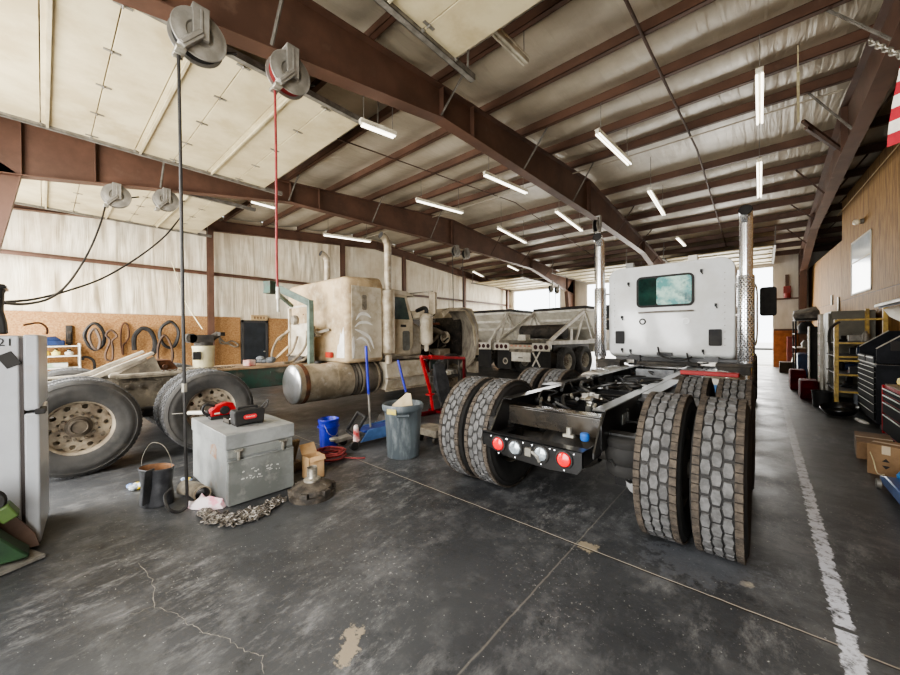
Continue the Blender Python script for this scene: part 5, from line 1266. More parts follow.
# ---- blue bucket
bb = thing('bucket', 'blue plastic bucket on the floor left of the floor jack', 'bucket', (-4.5,2.58,0))
g = MB(); g.lathe([(.0005,.0),(.115,.0),(.13,.33),(.138,.335),(.14,.36),(.132,.37),(.125,.36),(.112,.02),(.0005,.015)], (-4.5,2.58,0), n=30); g.build('bucket_shell', blue_b, bb)
g = MB(); g.lathe([(.139,.26),(.146,.262),(.146,.275),(.139,.277)], (-4.5,2.58,0), n=30); g.build('bucket_ridge', blue_b, bb)
g = MB(); g.tube([(-4.42,2.47,.31),(-4.36,2.5,.2),(-4.37,2.6,.15),(-4.42,2.69,.22),(-4.45,2.71,.31)], .004, 6, smooth=6); g.build('wire_handle', galv, bb)
# ---- blue floor jack with long handle
fj = thing('floor_jack', 'blue floor jack with a long blue upright handle', 'floor jack', (-4.25,3.1,0))
g = MB()
A = Vector((-4.22,2.62,.0)); Bq = Vector((-4.12,3.55,0)); dd = (Bq-A).normalized(); nn = Vector((-dd.y,dd.x,0))
for s in (-1,1): g.add([A+dd*.18+nn*.15*s+Vector((0,0,.07)), Bq+nn*.15*s+Vector((0,0,.08)), Bq+nn*.15*s+Vector((0,0,.24)), A+dd*.3+nn*.15*s+Vector((0,0,.22)),
      A+dd*.18+nn*.13*s+Vector((0,0,.07)), Bq+nn*.13*s+Vector((0,0,.08)), Bq+nn*.13*s+Vector((0,0,.24)), A+dd*.3+nn*.13*s+Vector((0,0,.22))], [(0,1,2,3),(7,6,5,4),(0,4,5,1),(1,5,6,2),(2,6,7,3),(3,7,4,0)])
g.build('side_plate', M('jack_blue', V(76,104,146), V(58,84,124), 5, .5), fj, .006)
g = MB(); g.bar(A+dd*.25+Vector((0,0,.2)), Bq-dd*.02+Vector((0,0,.2)), .26, .03); g.build('top_cover', M('jack_blue_dark', V(48,66,140), V(36,52,110), 5, .4), fj, .004)
g = MB(); g.bar(A+dd*.55+Vector((0,0,.18)), A+dd*-.12+Vector((0,0,.13)), .12, .05); g.build('lift_arm', galv_d, fj, .006)
g = MB(); g.lathe([(.0005,.13),(.05,.13),(.06,.16),(.05,.17),(.0005,.165)], (A.x-dd.x*.12,A.y-dd.y*.12,0), n=16); g.build('saddle', galv, fj)
for p, r in ((A+dd*.08+nn*.16, .055),(A+dd*.08-nn*.16, .055),(Bq-dd*.06+nn*.17,.065),(Bq-dd*.06-nn*.17,.065)):
    g = MB(); g.cyl(p-nn*.025+Vector((0,0,r)), p+nn*.025+Vector((0,0,r)), r, n=18); g.build('caster', dirt_dark, fj)
g = MB(); c_ = A+dd*.2+Vector((0,0,.3)); uu = dd*.6+Vector((0,0,.8)); vv = Vector((nn.x,nn.y,.15)); q_ = [c_+uu*.14*a_+vv*.11*b2 for a_,b2 in ((-1,-1),(1,-1),(1,1),(-1,1))]
for a_,b2 in zip(q_, q_[1:]+q_[:1]): g.bar(a_, b2, .035, .035)
g.build('pump_handle_socket', black_m, fj, .004)
hb = A+dd*.42+Vector((0,0,.2)); ht = at(366,346,X=hb.x+.05)
g = MB(); g.cyl(hb, hb.lerp(ht,.42), .016, n=10); g.build('lower_handle', galv_d, fj)
g = MB(); g.cyl(hb.lerp(ht,.42), ht, .018, n=10); g.build('upper_handle', blue_b, fj)
g = MB(); g.lathe([(.03,0),(.05,.02),(.03,.22),(.02,.24)], A+dd*.15+nn*-.1+Vector((0,0,.08)), (.1,-.1,1), 14); g.build('red_bottle', M('red_white_can', V(180,60,60), V(214,206,200), 6, .4), fj)
# second blue handle leaning further back
bh = MB(); bh.cyl(at(398,360,X=-5.0), at(406,392,X=-4.85), .022, n=10); bh.cyl(at(406,392,X=-4.85), Vector((-4.72,3.96,.25)), .016, n=8); bh.box(-4.85,-4.62,3.7,4.3,.0,.02); bh.obox((-4.72,3.98,.12),(.24,.5,.22))
jk = thing('transmission_jack', 'low jack behind the trash can with a tilted blue handle', 'jack', (-4.72,3.98,0))
bh2 = MB(); bh2.cyl(at(398,360,X=-5.0), at(406,392,X=-4.85), .022, n=10); bh2.build('handle', blue_b, jk)
bh2 = MB(); bh2.cyl(at(406,392,X=-4.85), Vector((-4.74,4.0,.25)), .016, n=8); bh2.build('handle_socket', black_m, jk)
bh2 = MB(); bh2.prism([(3.66,.05),(4.3,.05),(4.26,.2),(4.1,.27),(3.9,.27),(3.7,.18)], 'x', -4.86,-4.6); bh2.build('jack_body', black_dusty, jk, .01)
for x in (-4.89,-4.57):
    for y in (3.72,4.22):
        b3 = MB(); b3.cyl((x-.02,y,.05),(x+.02,y,.05),.05,n=14); b3.build('wheel', dirt_dark, jk)
# ---- grey trash can
TCX,TCY = -3.42,2.98
tc_ = thing('trash_can', 'dented grey blue plastic trash can with cardboard inside', 'trash can', (TCX,TCY,0))
g = MB(); n = 40
def can_loop(r, z, rib):
    return [(TCX+(r*(1-rib*(1 if (i//5)%2 else 0)))*math.cos(2*PI*i/n), TCY+(r*(1-rib*(1 if (i//5)%2 else 0)))*math.sin(2*PI*i/n), z) for i in range(n)]
g.loft([can_loop(.2,.004,0), can_loop(.205,.03,.02), can_loop(.22,.3,.05), can_loop(.236,.54,.05), can_loop(.242,.58,0), can_loop(.255,.585,0), can_loop(.26,.63,0), can_loop(.25,.655,0), can_loop(.24,.65,0), can_loop(.225,.56,0), can_loop(.18,.05,0)])
g.build('can_body', can_plastic, tc_, smooth=50)
vd = Vector((-TCX,-TCY,0)).normalized(); vn = Vector((-vd.y,vd.x,0))
g = MB(); q = Vector((TCX,TCY,0))+vd*.25; g.tube([q-vn*.07+Vector((0,0,.55)), q-vn*.07+vd*.045+Vector((0,0,.55)), q+vn*.07+vd*.045+Vector((0,0,.55)), q+vn*.07+Vector((0,0,.55))], .016, 8); g.build('handle', can_plastic, tc_)
g = MB(); q2 = Vector((TCX,TCY,0))+(vd*.85-vn*.5).normalized()*.262; g.obox(q2+Vector((0,0,.59)), (.012,.12,.06), (0,0,math.atan2(vd.y,vd.x)-.5)); g.build('yellow_sticker', M('torn_yellow_label', V(206,186,70), V(170,160,120), 30, .6), tc_, smooth=0)
g = MB(); g.prism([(-.1,.56),(.12,.57),(.1,.72),(.06,.74)], 'x', TCX-.02, TCX-.015); o = None
cpb = MB(); q = Vector((TCX,TCY,.5)); cpb.add([q+vn*-.12+Vector((0,0,.1)), q+vn*.12+Vector((0,0,.12)), q+vn*.1+Vector((0,0,.27)), q+vn*.05+Vector((0,0,.28)), q+vn*-.13+Vector((0,0,.13)),
     q+vn*-.12+vd*.01+Vector((0,0,.1)), q+vn*.12+vd*.01+Vector((0,0,.12)), q+vn*.1+vd*.01+Vector((0,0,.27)), q+vn*.05+vd*.01+Vector((0,0,.28)), q+vn*-.13+vd*.01+Vector((0,0,.13))], [(0,1,2,3,4),(9,8,7,6,5),(0,5,6,1),(1,6,7,2),(2,7,8,3),(3,8,9,4),(4,9,5,0)])
cpb.add([q+vn*-.16-vd*.1+Vector((0,0,.05)), q+vn*.16-vd*.1+Vector((0,0,.05)), q+vn*.13+vd*.12+Vector((0,0,.1)), q+vn*-.12+vd*.12+Vector((0,0,.08))], [(0,1,2,3)])
tag(cpb.build('cardboard_scrap', M('pale_card', V(222,206,172), V(200,182,146), 5, .8)), 'pale cardboard scrap sticking out of the grey trash can', 'cardboard')
# ---- red engine hoist / jack by the dusty truck
eh = thing('engine_stand', 'red wheeled engine stand under the open hood of the dusty truck', 'engine stand', (-4.75,4.9,0))
P_ = lambda x,y,X: at(x,y,X=X)
top0 = P_(421,357,-4.8); top1 = P_(464,358,-4.8)
g = MB(); g.bar(top0, top1, .07, .055); g.bar(top0.lerp(top1,.18), top0.lerp(top1,.48), .09, .08); g.build('top_beam', red, eh, .006)
mp = P_(430,390,-4.75); bt = P_(433,411,-4.75)
g = MB(); g.bar(top0, mp, .05, .05); g.build('leg', red, eh, .004)
g = MB(); g.bar(P_(424,360,-4.8), P_(429,372,-4.78), .04, .04); g.build('leg', red_dark, eh, .004)
g = MB(); g.cyl(mp, bt+Vector((0,0,.02)), .03, n=12); g.lathe([(.03,0),(.09,.01),(.09,.03),(.03,.04)], mp+Vector((0,0,-.1)), (0,0,1), 16); g.build('screw_column', red, eh)
g = MB(); z=.04; b0 = Vector((bt.x,bt.y,z)); g.bar(b0+Vector((-.05,-.5,0)), b0+Vector((.05,.75,0)), .08, .06); g.bar(b0+Vector((-.2,.1,0)), b0+Vector((.35,.05,0)), .06, .05); g.build('base_frame', red_dark, eh, .005)
for p in (b0+Vector((-.05,-.5,-.0)), b0+Vector((.05,.75,0))):
    g = MB(); g.cyl(p+Vector((-.02,0,0)), p+Vector((.02,0,0)), .04, n=14); g.build('caster', dirt_dark, eh)
p = top1; g = MB(); g.bar(p, Vector((p.x,p.y,.05)), .05, .05); g.build('leg', red_dark, eh, .004)
g = MB(); c0 = P_(438,364,-4.74); c1 = P_(444,402,-4.7); q1 = (c1-c0); g.loft([[c0+Vector((0,-.1,0)),c0+Vector((.02,.14,0)),c0+Vector((-.03,.14,0)),c0+Vector((-.05,-.1,0))], [c0+q1*.5+Vector((.03,-.14,0)),c0+q1*.5+Vector((.03,.2,0)),c0+q1*.5+Vector((-.03,.2,0)),c0+q1*.5+Vector((-.05,-.14,0))], [c1+Vector((0,-.08,0)),c1+Vector((.02,.16,0)),c1+Vector((-.03,.16,0)),c1+Vector((-.05,-.08,0))]])
tag(g.build('hanging_jacket', M('dark_grey_cloth', V(70,70,72), V(50,50,52), 6, .9, bump=.3), smooth=60), 'dark grey jacket hanging from the red engine stand', 'jacket')
tl = thing('wheeled_toolcart', 'black parts cart behind the red engine stand', 'cart', (-5.1,5.6,0))
g = MB(); g.box(-5.3,-4.95,5.35,5.95,.62,.66); g.box(-5.3,-4.95,5.35,5.95,.28,.31); g.build('shelf', black_dusty, tl, .004)
for x in (-5.28,-4.97):
    for y in (5.37,5.93):
        g = MB(); g.box(x-.014,x+.014,y-.014,y+.014,.04,.95); g.build('post', black_dusty, tl, smooth=0)
        g = MB(); g.cyl((x-.015,y,.03),(x+.015,y,.03),.03,n=12); g.build('caster', rubber, tl)
for k,(y,mt) in enumerate(((5.45,galv),(5.6,trailer_white),(5.78,galv_d))):
    g = MB(); g.box(-5.2,-5.0,y,y+.12,.664,.72+.02*k); tag(g.build('parts_box', mt, None, .004), 'small %s parts box on the black cart' % ('silver','white','grey')[k], 'box')
g = MB(); g.cyl((-3.4,3.42,.035),(-3.1,3.5,.035),.035,n=12); g.box(-3.5,-3.3,3.3,3.5,.0,.1); 
cr = thing('dolly', 'dirty low wheel dolly behind the trash can', 'dolly', (-3.5,3.6,0))
g = MB(); g.box(-3.75,-3.35,3.5,3.8,.1,.2); g.build('deck', dirt_grey, cr, .008)
for x in (-3.7,-3.4):
    for y in (3.55,3.75):
        g = MB(); g.cyl((x-.02,y,.05),(x+.02,y,.05),.05,n=14); g.build('caster', dirt_dark, cr)
g = MB(); g.cyl((-3.35,3.66,.16),(-2.95,4.1,.1),.03,n=12); g.build('pull_bar', dirt_grey, cr)

# ---- hanging belts and hoses on the left chipboard wall
WX = XL+.05
HN = [0]
def hang(pix, r, mat, lab, closed=True, name='hanging_belt', loops=1, cat='belt'):
    HN[0] += 1; base = [at(x, y, X=WX+.03+.12*(HN[0]%4)) for x, y in pix]; g = MB()
    for k in range(loops):
        pts = [p + Vector((.012*k+.01*random.random(), random.uniform(-.02,.02)*(k>0), random.uniform(-.02,.02)*(k>0))) for p in base]
        g.tube(pts, r, 6, smooth=5, closed=closed)
    pk = max(base, key=lambda p: p.z); g.cyl((XL+.024,pk.y,pk.z-.01),(pk.x+.06,pk.y,pk.z-.01),.008,n=6)
    return tag(g.build(name, mat), lab, cat, 'belts and hoses hanging on the left wall')
hang([(94,323),(88,328),(85,336),(88,345),(95,350),(102,345),(104,336),(101,327)], .035, black_rub, 'thick black hose loop, first of the wall loops from the refrigerator', loops=2)
hang([(94,329),(90,336),(92,346),(97,349),(100,340)], .03, M('grey_belt', V(108,92,80), V(84,72,64), 6, .8), 'greyish belt hanging inside the first black hose loop', loops=2)
hang([(111,330),(106,335),(110,341),(106,352),(106,359),(112,360),(113,350),(112,341),(117,336)], .028, M('brown_belt', V(96,74,58), V(70,54,44), 6, .8), 'twisted brown belt, second of the wall loops')
hang([(124,323),(121,330),(121,345),(123,355),(123,345),(126,342),(129,336),(128,326)], .022, M('thin_brown_belt', V(104,70,50), V(80,56,42), 6, .8), 'narrow long brown belt, third of the wall loops')
hang([(134,350),(134,338),(138,331),(144,328),(150,331),(154,338),(155,348),(152,355)], .05, black_rub, 'bundle of black hoses arched like a horseshoe', closed=False, loops=4, name='hanging_hose', cat='hose')
hang([(168,322),(161,328),(160,338),(165,346),(172,347),(177,341),(178,331),(174,324)], .04, black_rub, 'big round black hose coil, last of the wall loops', loops=3, name='hanging_hose', cat='hose')
hang([(164,335),(159,345),(158,358),(163,365),(170,364),(173,355),(170,343)], .03, M('brown_belt_b', V(92,72,58), V(72,56,46), 6, .8), 'brown belt hanging below the big round hose coil', loops=2)
hang([(219,335),(221,340),(226,343),(232,341),(238,345),(235,347),(228,344),(221,343)], .018, dirt_grey, 'tangle of thin grey wire on the wall left of the steel door', loops=3, name='hanging_wire', cat='wire')
hang([(82,360),(84,357),(90,358),(94,362),(94,370),(88,373)], .03, black_rub, 'small black hose arch beside the white wire shelf', closed=False)
g = MB(); p = at(69,334,X=WX); g.box(XL+.023,XL+.1,p.y-.06,p.y+.06,p.z-.25,p.z+.22); g.box(XL+.1,XL+.13,p.y-.03,p.y+.03,p.z-.3,p.z+.05)
tag(g.build('wall_tool', dirt_dark, None, .008), 'dark upright tool hung on the chipboard above the wire shelf', 'tool')
# white wire shelf with bottles
ws = thing('wire_shelf', 'white wire shelf unit against the chipboard wall behind the refrigerator', 'shelf', (-12.95,.2,0))
zs = (.45,.75,1.04,1.28)
for y in (-.45,.6):
    for x in (-13.2,-12.75):
        g = MB(); g.cyl((x,y,0),(x,y,1.36),.022,n=8); g.build('post', trailer_white, ws)
for z in zs:
    g = MB(); g.box(-13.22,-12.73,-.47,.62,z,z+.03); g.build('shelf', trailer_white, ws, smooth=0)
for k,(y,z,mt,h,lab) in enumerate(((.02,1.07,yellow_b,.16,'bright yellow jug on the wire shelf, left'),(.2,1.07,M('pale_yellow_jug', V(226,214,130)),.14,'pale yellow jug on the wire shelf, middle'),(.42,1.07,trailer_white,.12,'white jug on the wire shelf, right'))):
    j = thing('jug', lab, 'jug', (-12.9,y,0)); z += .003; g = MB(); g.loft([ell(-12.9,y,.07,.07,z,14),ell(-12.9,y,.08,.08,z+h*.6,14),ell(-12.9,y,.03,.03,z+h*.85,14),ell(-12.9,y,.03,.03,z+h,14)]); g.build('jug_body', mt, j)
    g = MB(); g.cyl((-12.9,y,z+h),(-12.9,y,z+h+.03),.035,n=12); g.build('cap', black_m, j)
g = MB(); g.obox((-12.97,.1,1.378),(.3,.5,.13)); g.prism([(-.08,1.44),(.3,1.44),(.2,1.54),(0,1.52)],'x',-13.05,-12.85); tag(g.build('blue_case', blue_d, None, .015), 'blue tool case on top of the wire shelf', 'case')
g = MB(); g.obox((-12.97,.1,.837),(.3,.6,.11)); tag(g.build('storage_bin', M('green_white_box', V(150,170,140), V(196,196,186), 5, .6), None, .008), 'pale green box on the lower level of the wire shelf', 'box')
# sign above the steel door
sg_ = thing('wood_sign', 'small pale wooden sign lying on top of the steel door frame', 'sign', (XL+.12,4.98,2.06))
g = MB(); g.box(XL+.08,XL+.12,4.7,5.24,2.065,2.24); g.build('sign_board', M('pale_wood', V(198,172,132), V(176,148,108), 5, .7, stretch=(1,.3,4)), sg_, .004)
g = MB()
for k in range(4): g.box(XL+.12,XL+.123,4.8+k*.1,4.84+k*.1,2.11,2.19)
g.build('sign_marks', M('burnt_wood', V(110,80,54)), sg_, smooth=0)

# ---- hose reels under the beams
def reel(x, y, z, lab, hose_m, hose_pts, face, drum_m):
    r = thing('hose_reel', lab, 'hose reel', (x, y, z))
    g = MB()
    for s in (-1, 1): g.lathe([(.045,s*.055),(.09,s*.058),(.1,s*.07),(.155,s*.07),(.17,s*.06),(.195,s*.06),(.2,s*.055),(.2,s*.05),(.09,s*.05)], (x,y,z), (1,0,0), 36)
    g.lathe([(.09,-.05),(.09,.05)], (x,y,z), (1,0,0), 24); g.build('spool', reel_grey, r)
    g = MB()
    for k in range(5):
        g.lathe([(.15,-.045+.022*k-.01),(.172,-.045+.022*k),(.15,-.045+.022*k+.01)], (x,y,z), (1,0,0), 32)
    g.build('wound_hose', drum_m, r)
    xf = x + face*.09
    zt = [a[1]+(b[1]-a[1])*(y-a[0])/(b[0]-a[0]) for a,b in zip(rafter_poly()[0][:-1], rafter_poly()[0][1:]) if a[0] <= y <= b[0]][0]
    g = MB(); g.prism([(y-.055,z-.06),(y+.055,z-.06),(y+.06,zt-.01),(y-.06,zt-.01)], 'x', xf-.015, xf+.02); g.box(min(xf,x+face*.0)-.02, max(xf,x)+.02, y-.06, y+.06, zt-.02, zt-.006)
    g.prism([(y-.01,z-.06),(y+.01,z-.06),(y+.01,zt-.04),(y-.01,zt-.04)], 'x', xf+face*.02, xf+face*.028); g.build('mount_bracket', reel_grey, r, .006)
    g = MB(); g.bar((xf,y,z-.02),(xf,y-.14,z-.19),.07,.06); g.bar((xf+face*.035,y,z-.01),(xf+face*.035,y-.14,z-.18),.02,.03); g.build('guide_arm', reel_grey, r, .006)
    g = MB(); g.box(x-.05,x+.1,y-.17,y-.1,z-.22,z-.19)
    for s in (-1,1): g.cyl((x+s*.03,y-.17,z-.22),(x+s*.03,y-.1,z-.22),.012,n=8)
    g.build('roller_guide', galv, r, .004)
    g = MB(); g.tube([(x-.1,y+.06,z),(x-.12,y+.2,z+.06),(x-.08,y+.32,z+.1)], .012, 8, smooth=5); g.build('inlet_hose', black_rub, r)
    g = MB(); g.tube([Vector(p) for p in hose_pts], .0125, 8, smooth=8); g.build('hose', hose_m, r)
    return r
r1y, r1z = .88, 4.0
hp = [(-3.56,r1y-.135,r1z-.2),(-3.56,r1y-.13,3.0),(-3.57,r1y-.12,1.2),(-3.6,r1y-.11,.6)] + [at(x,y,Z=z) for x,y,z in ((187,500,.1),(184,509,.03),(176,512,.03),(168,508,.08),(165,496,.15),(172,488,.19))]
r = reel(-3.56, r1y, r1z, 'grey hose reel with a black hose hanging to the floor, nearest on the big beam', black_rub, hp, 1, black_rub)
g = MB(); g.cyl((-3.575,r1y-.12,1.05),(-3.575,r1y-.12,1.12),.02,n=10); g.build('hose_coupling', galv, r)
r2y, r2z = 1.64, 4.1
r = reel(-3.56, r2y, r2z, 'grey hose reel with a red hose hanging down, beside the black one', red_rub, [(-3.56,r2y-.135,r2z-.2),(-3.56,r2y-.13,3.2),(-3.57,r2y-.13,2.2),(-3.57,r2y-.12,1.96)], 1, red_rub)
g = MB(); g.cyl((-3.57,r2y-.12,1.98),(-3.57,r2y-.12,1.86),.02,n=10); g.cyl((-3.57,r2y-.12,1.86),(-3.57,r2y-.12,1.74),.012,n=8); g.build('hose_coupling', galv, r)
def lerpx(pix, xa, xb): return [at(x, y, X=xa+(xb-xa)*i/(len(pix)-1)) for i,(x,y) in enumerate(pix)]
reel(-8.62, .88, 4.0, 'left hose reel under the left roof beam with a hose swagged to the refrigerator', black_rub, lerpx([(105,207),(101,222),(92,245),(80,267),(65,287),(48,299),(25,304),(4,303)], -8.6, -4.6), 1, galv_d)
reel(-8.62, 1.58, 4.12, 'right hose reel under the left roof beam with a hose swagged left', black_rub, lerpx([(180,218),(165,236),(140,256),(105,277),(70,290),(35,299),(4,302)], -8.6, -5.2), 1, reel_grey)
for k,(px,py) in enumerate(((456,250),(466,253))):
    p = at(px,py,X=-8.62); reel(-8.62, p.y, 4.6, '%s distant hose reel at the middle of the left roof beam' % ('left','right')[k], black_rub, [(-8.62,p.y-.2,4.4),(-8.62,p.y-.18,3.2),(-8.62,p.y-.17,2.4)], 1, black_rub)
for k,(px,py) in enumerate(((551,285),(557,288))):
    p = at(px,py,X=-8.62); reel(-8.62, p.y, 3.95, '%s small distant hose reel at the far end of the left roof beam' % ('left','right')[k], black_rub, [(-8.62,p.y-.2,3.75),(-8.62,p.y-.18,2.9)], 1, black_rub)
p = at(597,218,X=-3.56); reel(-3.56, p.y, 4.55, 'distant hose reel on the big beam above the left exhaust stack', black_rub, [(-3.56,p.y-.2,4.35),(-3.56,p.y-.18,3.0)], 1, black_rub)
# ================================================================ RIGHT SIDE
# ---- black tool chest with hutch
bc = thing('black_tool_chest', 'big black rolling tool chest with a slanted hutch', 'tool chest', (1.6,9.1,0))
cx0,cx1,cy0,cy1 = 1.26,1.84,8.42,9.74
alu_d = M('dim_pull', V(150,148,144), V(110,108,104), 20, .4, .6)
chest_b = M('chest_black', V(40,42,46), V(30,31,34), 4, .7, spec=.12)
red_chest = M('chest_red', V(150,24,32), V(124,18,26), 5, .6, spec=.2)
drawer_dark = M('drawer_black', V(26,26,27), None, rough=.8, spec=.08)
g = MB(); g.box(cx0+.02,cx1,cy0,cy1,.1,1.0); g.build('chest_body', chest_b, bc, .006)
zz = [.14,.27,.4,.53,.62,.71,.8,.89]
for a_,b_ in zip(zz, zz[1:]+[.97]):
    g = MB(); g.box(cx0,cx0+.02,cy0+.03,cy1-.03,a_+.006,b_-.006); dw = g.build('drawer', drawer_dark, bc, .003)
    g = MB(); g.box(cx0-.006,cx0,cy0+.05,cy1-.05,b_-.024,b_-.012); g.build('drawer_pull', alu_d, dw, .003)
for y in (cy0+.12,cy1-.12):
    for x in (cx0+.1,cx1-.1):
        g = MB(); g.cyl((x-.02,y,.05),(x+.02,y,.05),.05,n=14); g.build('caster', rubber, bc)
g = MB(); g.prism([(cx0+.02,1.0),(cx1,1.0),(cx1,1.52),(cx0+.36,1.52),(cx0+.02,1.24)], 'y', cy0,cy0+.03); g.build('hutch_side', chest_b, bc, .004)
g = MB(); g.prism([(cx0+.02,1.0),(cx1,1.0),(cx1,1.52),(cx0+.36,1.52),(cx0+.02,1.24)], 'y', cy1-.03,cy1); g.build('hutch_side', chest_b, bc, .004)
g = MB(); g.box(cx1-.02,cx1,cy0,cy1,1.0,1.52); g.build('hutch_back', chest_b, bc, smooth=0)
g = MB(); g.box(cx0,cx1,cy0,cy1,1.0,1.02); g.build('work_top', galv_d, bc, smooth=0)
for q in (0,1):
    g = MB(); y = cy0 if q == 0 else cy1-.03; g.bar((cx0+.02,y+.015,1.25),(cx0+.36,y+.015,1.53),.036,.012); g.build('edge_trim', galv, bc, smooth=0)
g = MB(); g.prism(rrect(1.42,1.66,1.22,1.36,.01), 'y', cy0-.006, cy0); g.build('side_handle', black, bc, smooth=0)
for k in range(2):
    g = MB(); g.box(cx0,cx0+.02,cy0+.05+k*.63,cy0+.64+k*.63,1.02,1.13); dw = g.build('hutch_drawer', chest_b, bc, .003); g = MB(); g.box(cx0-.006,cx0,cy0+.08+k*.63,cy0+.6+k*.63,1.095,1.11); g.build('drawer_pull', alu_d, dw)
cans = ((1.46,8.6,.05,.19,galv,'silver spray can standing in the black hutch'),(1.6,8.75,.045,.22,trailer_white,'white spray can standing in the black hutch'),(1.44,9.0,.055,.12,red,'red can at the front of the black hutch'),(1.5,9.25,.04,.2,black_m,'black spray can in the black hutch'),(1.58,9.45,.05,.24,galv_d,'grey canister at the far end of the black hutch'))
for x,y,r,h,mt,lab in cans:
    c = thing('spray_can', lab, 'can', (x,y,1.021)); g = MB(); g.lathe([(.0005,1.021),(r,1.021),(r,1.021+h*.8),(r*.6,1.021+h*.9),(r*.5,1.021+h*.9)], (x,y,0), n=18); g.build('can_body', mt, c); g = MB(); g.cyl((x,y,1.021+h*.88),(x,y,1.021+h),r*.45,n=12); g.build('nozzle_cap', black_m, c)
# ---- red tool chest
rc = thing('red_tool_chest', 'red tool chest with black drawers, nearest on the right wall', 'tool chest', (1.5,7.3,0))
rx0,rx1,ry0,ry1 = 1.22,1.75,6.7,7.72
g = MB(); g.box(rx0+.02,rx1,ry0,ry1,.1,.77); g.box(rx0,rx0+.03,ry0,ry0+.05,.1,.77); g.box(rx0,rx0+.03,ry1-.05,ry1,.1,.77); g.build('chest_body', red_chest, rc, .008)
for a_,b_ in ((.14,.38),(.39,.55),(.56,.65),(.66,.74)):
    g = MB(); g.box(rx0+.004,rx0+.022,ry0+.05,ry1-.05,a_,b_-.01); dw = g.build('drawer', drawer_dark, rc, .003); g = MB(); g.box(rx0-.002,rx0+.004,ry0+.05,ry1-.05,b_-.03,b_-.012); g.build('drawer_pull', alu_d, dw, .003)
for y in (ry0+.1,ry1-.1):
    for x in (rx0+.1,rx1-.1):
        g = MB(); g.cyl((x-.02,y,.05),(x+.02,y,.05),.05,n=14); g.build('caster', rubber, rc)
g = MB(); g.box(rx0+.03,rx1-.02,ry0+.02,ry1-.02,.77,.785); g.build('top_mat', M('tan_mat', V(150,130,110), V(120,104,88), 6, .8), rc, smooth=0)
yt = thing('power_tool', 'yellow and black power tool lying on the red tool chest', 'power tool', (1.42,7.5,.786))
g = MB(); g.prism([(7.34,.79),(7.62,.79),(7.66,.83),(7.6,.88),(7.46,.9),(7.36,.86)], 'x', 1.34,1.46); g.build('tool_body', yellow_b, yt, .012)
g = MB(); g.cyl((1.4,7.35,.83),(1.42,7.24,.84),.04,n=14); g.build('tool_grip', black_m, yt)
g = MB(); g.lathe([(.0005,0),(.09,.0),(.09,.12),(.07,.16),(.0005,.17)], (1.52,7.08,.786), n=18); tag(g.build('grey_canister', galv_d), 'round grey canister beside the yellow power tool', 'canister')
# ---- tilted white lid over the red chest (propped hood)
hl = thing('propped_lid', 'white propped open lid with black underside near the right edge', 'lid', (1.6,7.6,1.7))
g = MB(); g.prism([(1.2,1.86),(1.95,2.14),(1.95,2.18),(1.2,1.9)], 'y', 6.6, 8.05); g.build('lid_top', trailer_white, hl, .01)
g = MB(); g.prism([(1.24,1.84),(1.93,2.1),(1.93,2.13),(1.24,1.868)], 'y', 6.62, 8.03); g.build('lid_liner', black_m, hl, smooth=0)
g = MB(); g.loft([[(1.28,8.0,1.83),(1.34,8.02,1.72),(1.5,8.03,1.6),(1.75,8.03,1.58),(1.75,8.03,1.98)], [(1.28,7.96,1.83),(1.34,7.97,1.72),(1.5,7.98,1.6),(1.75,7.98,1.58),(1.75,7.98,1.98)]]); g.build('side_skirt', trailer_white, hl)
g = MB(); g.cyl((1.48,8.06,1.84),(1.49,8.08,1.5),.012,n=8); g.build('gas_strut', black_m, hl)
g = MB(); g.box(1.56,1.66,8.06,8.12,.0,1.62); tag(g.build('wooden_post', M('yellowed_wood', V(190,150,84), V(160,124,66), 6, .7, stretch=(4,4,.5)), None, .004), 'yellowish upright board under the propped white lid', 'board')
# ---- yellow pallet rack with shelves
yr = thing('shelf_rack', 'yellow steel shelf rack of tools along the plywood wall', 'rack', (1.4,10.7,0))
for y in (9.98, 11.5):
    for x in (1.02, 1.62):
        if (x, y) == (1.02, 11.5): continue
        g = MB(); g.box(x-.03,x+.03,y-.035,y+.035,0,1.74 if x < 1.3 else 2.0); g.build('upright', yellow, yr, .004)
for z in (.36,.68,.95,1.02,1.28,1.72):
    g = MB(); g.box(1.03,1.6,9.96,10.0,z,z+.035); g.build('beam', yellow, yr, .003)
    if z in (.36,.68,1.02,1.28):
        g = MB(); g.box(1.02,1.64,10.0,11.46,z+.01,z+.03); g.build('shelf', black_dusty, yr, smooth=0)
g = MB(); g.box(.985,1.0,9.97,9.99,.3,1.7)
for k in range(22): pass
hk = MB()
hk.tube([(.95,9.91,1.15),(.92,9.91,1.35),(.93,9.91,1.55),(1.0,9.91,1.66),(1.06,9.91,1.7)], .022, 8, smooth=5)
tag(hk.build('hanging_bar', black_dusty), 'dark curved bar hooked on the yellow rack upright', 'bar')
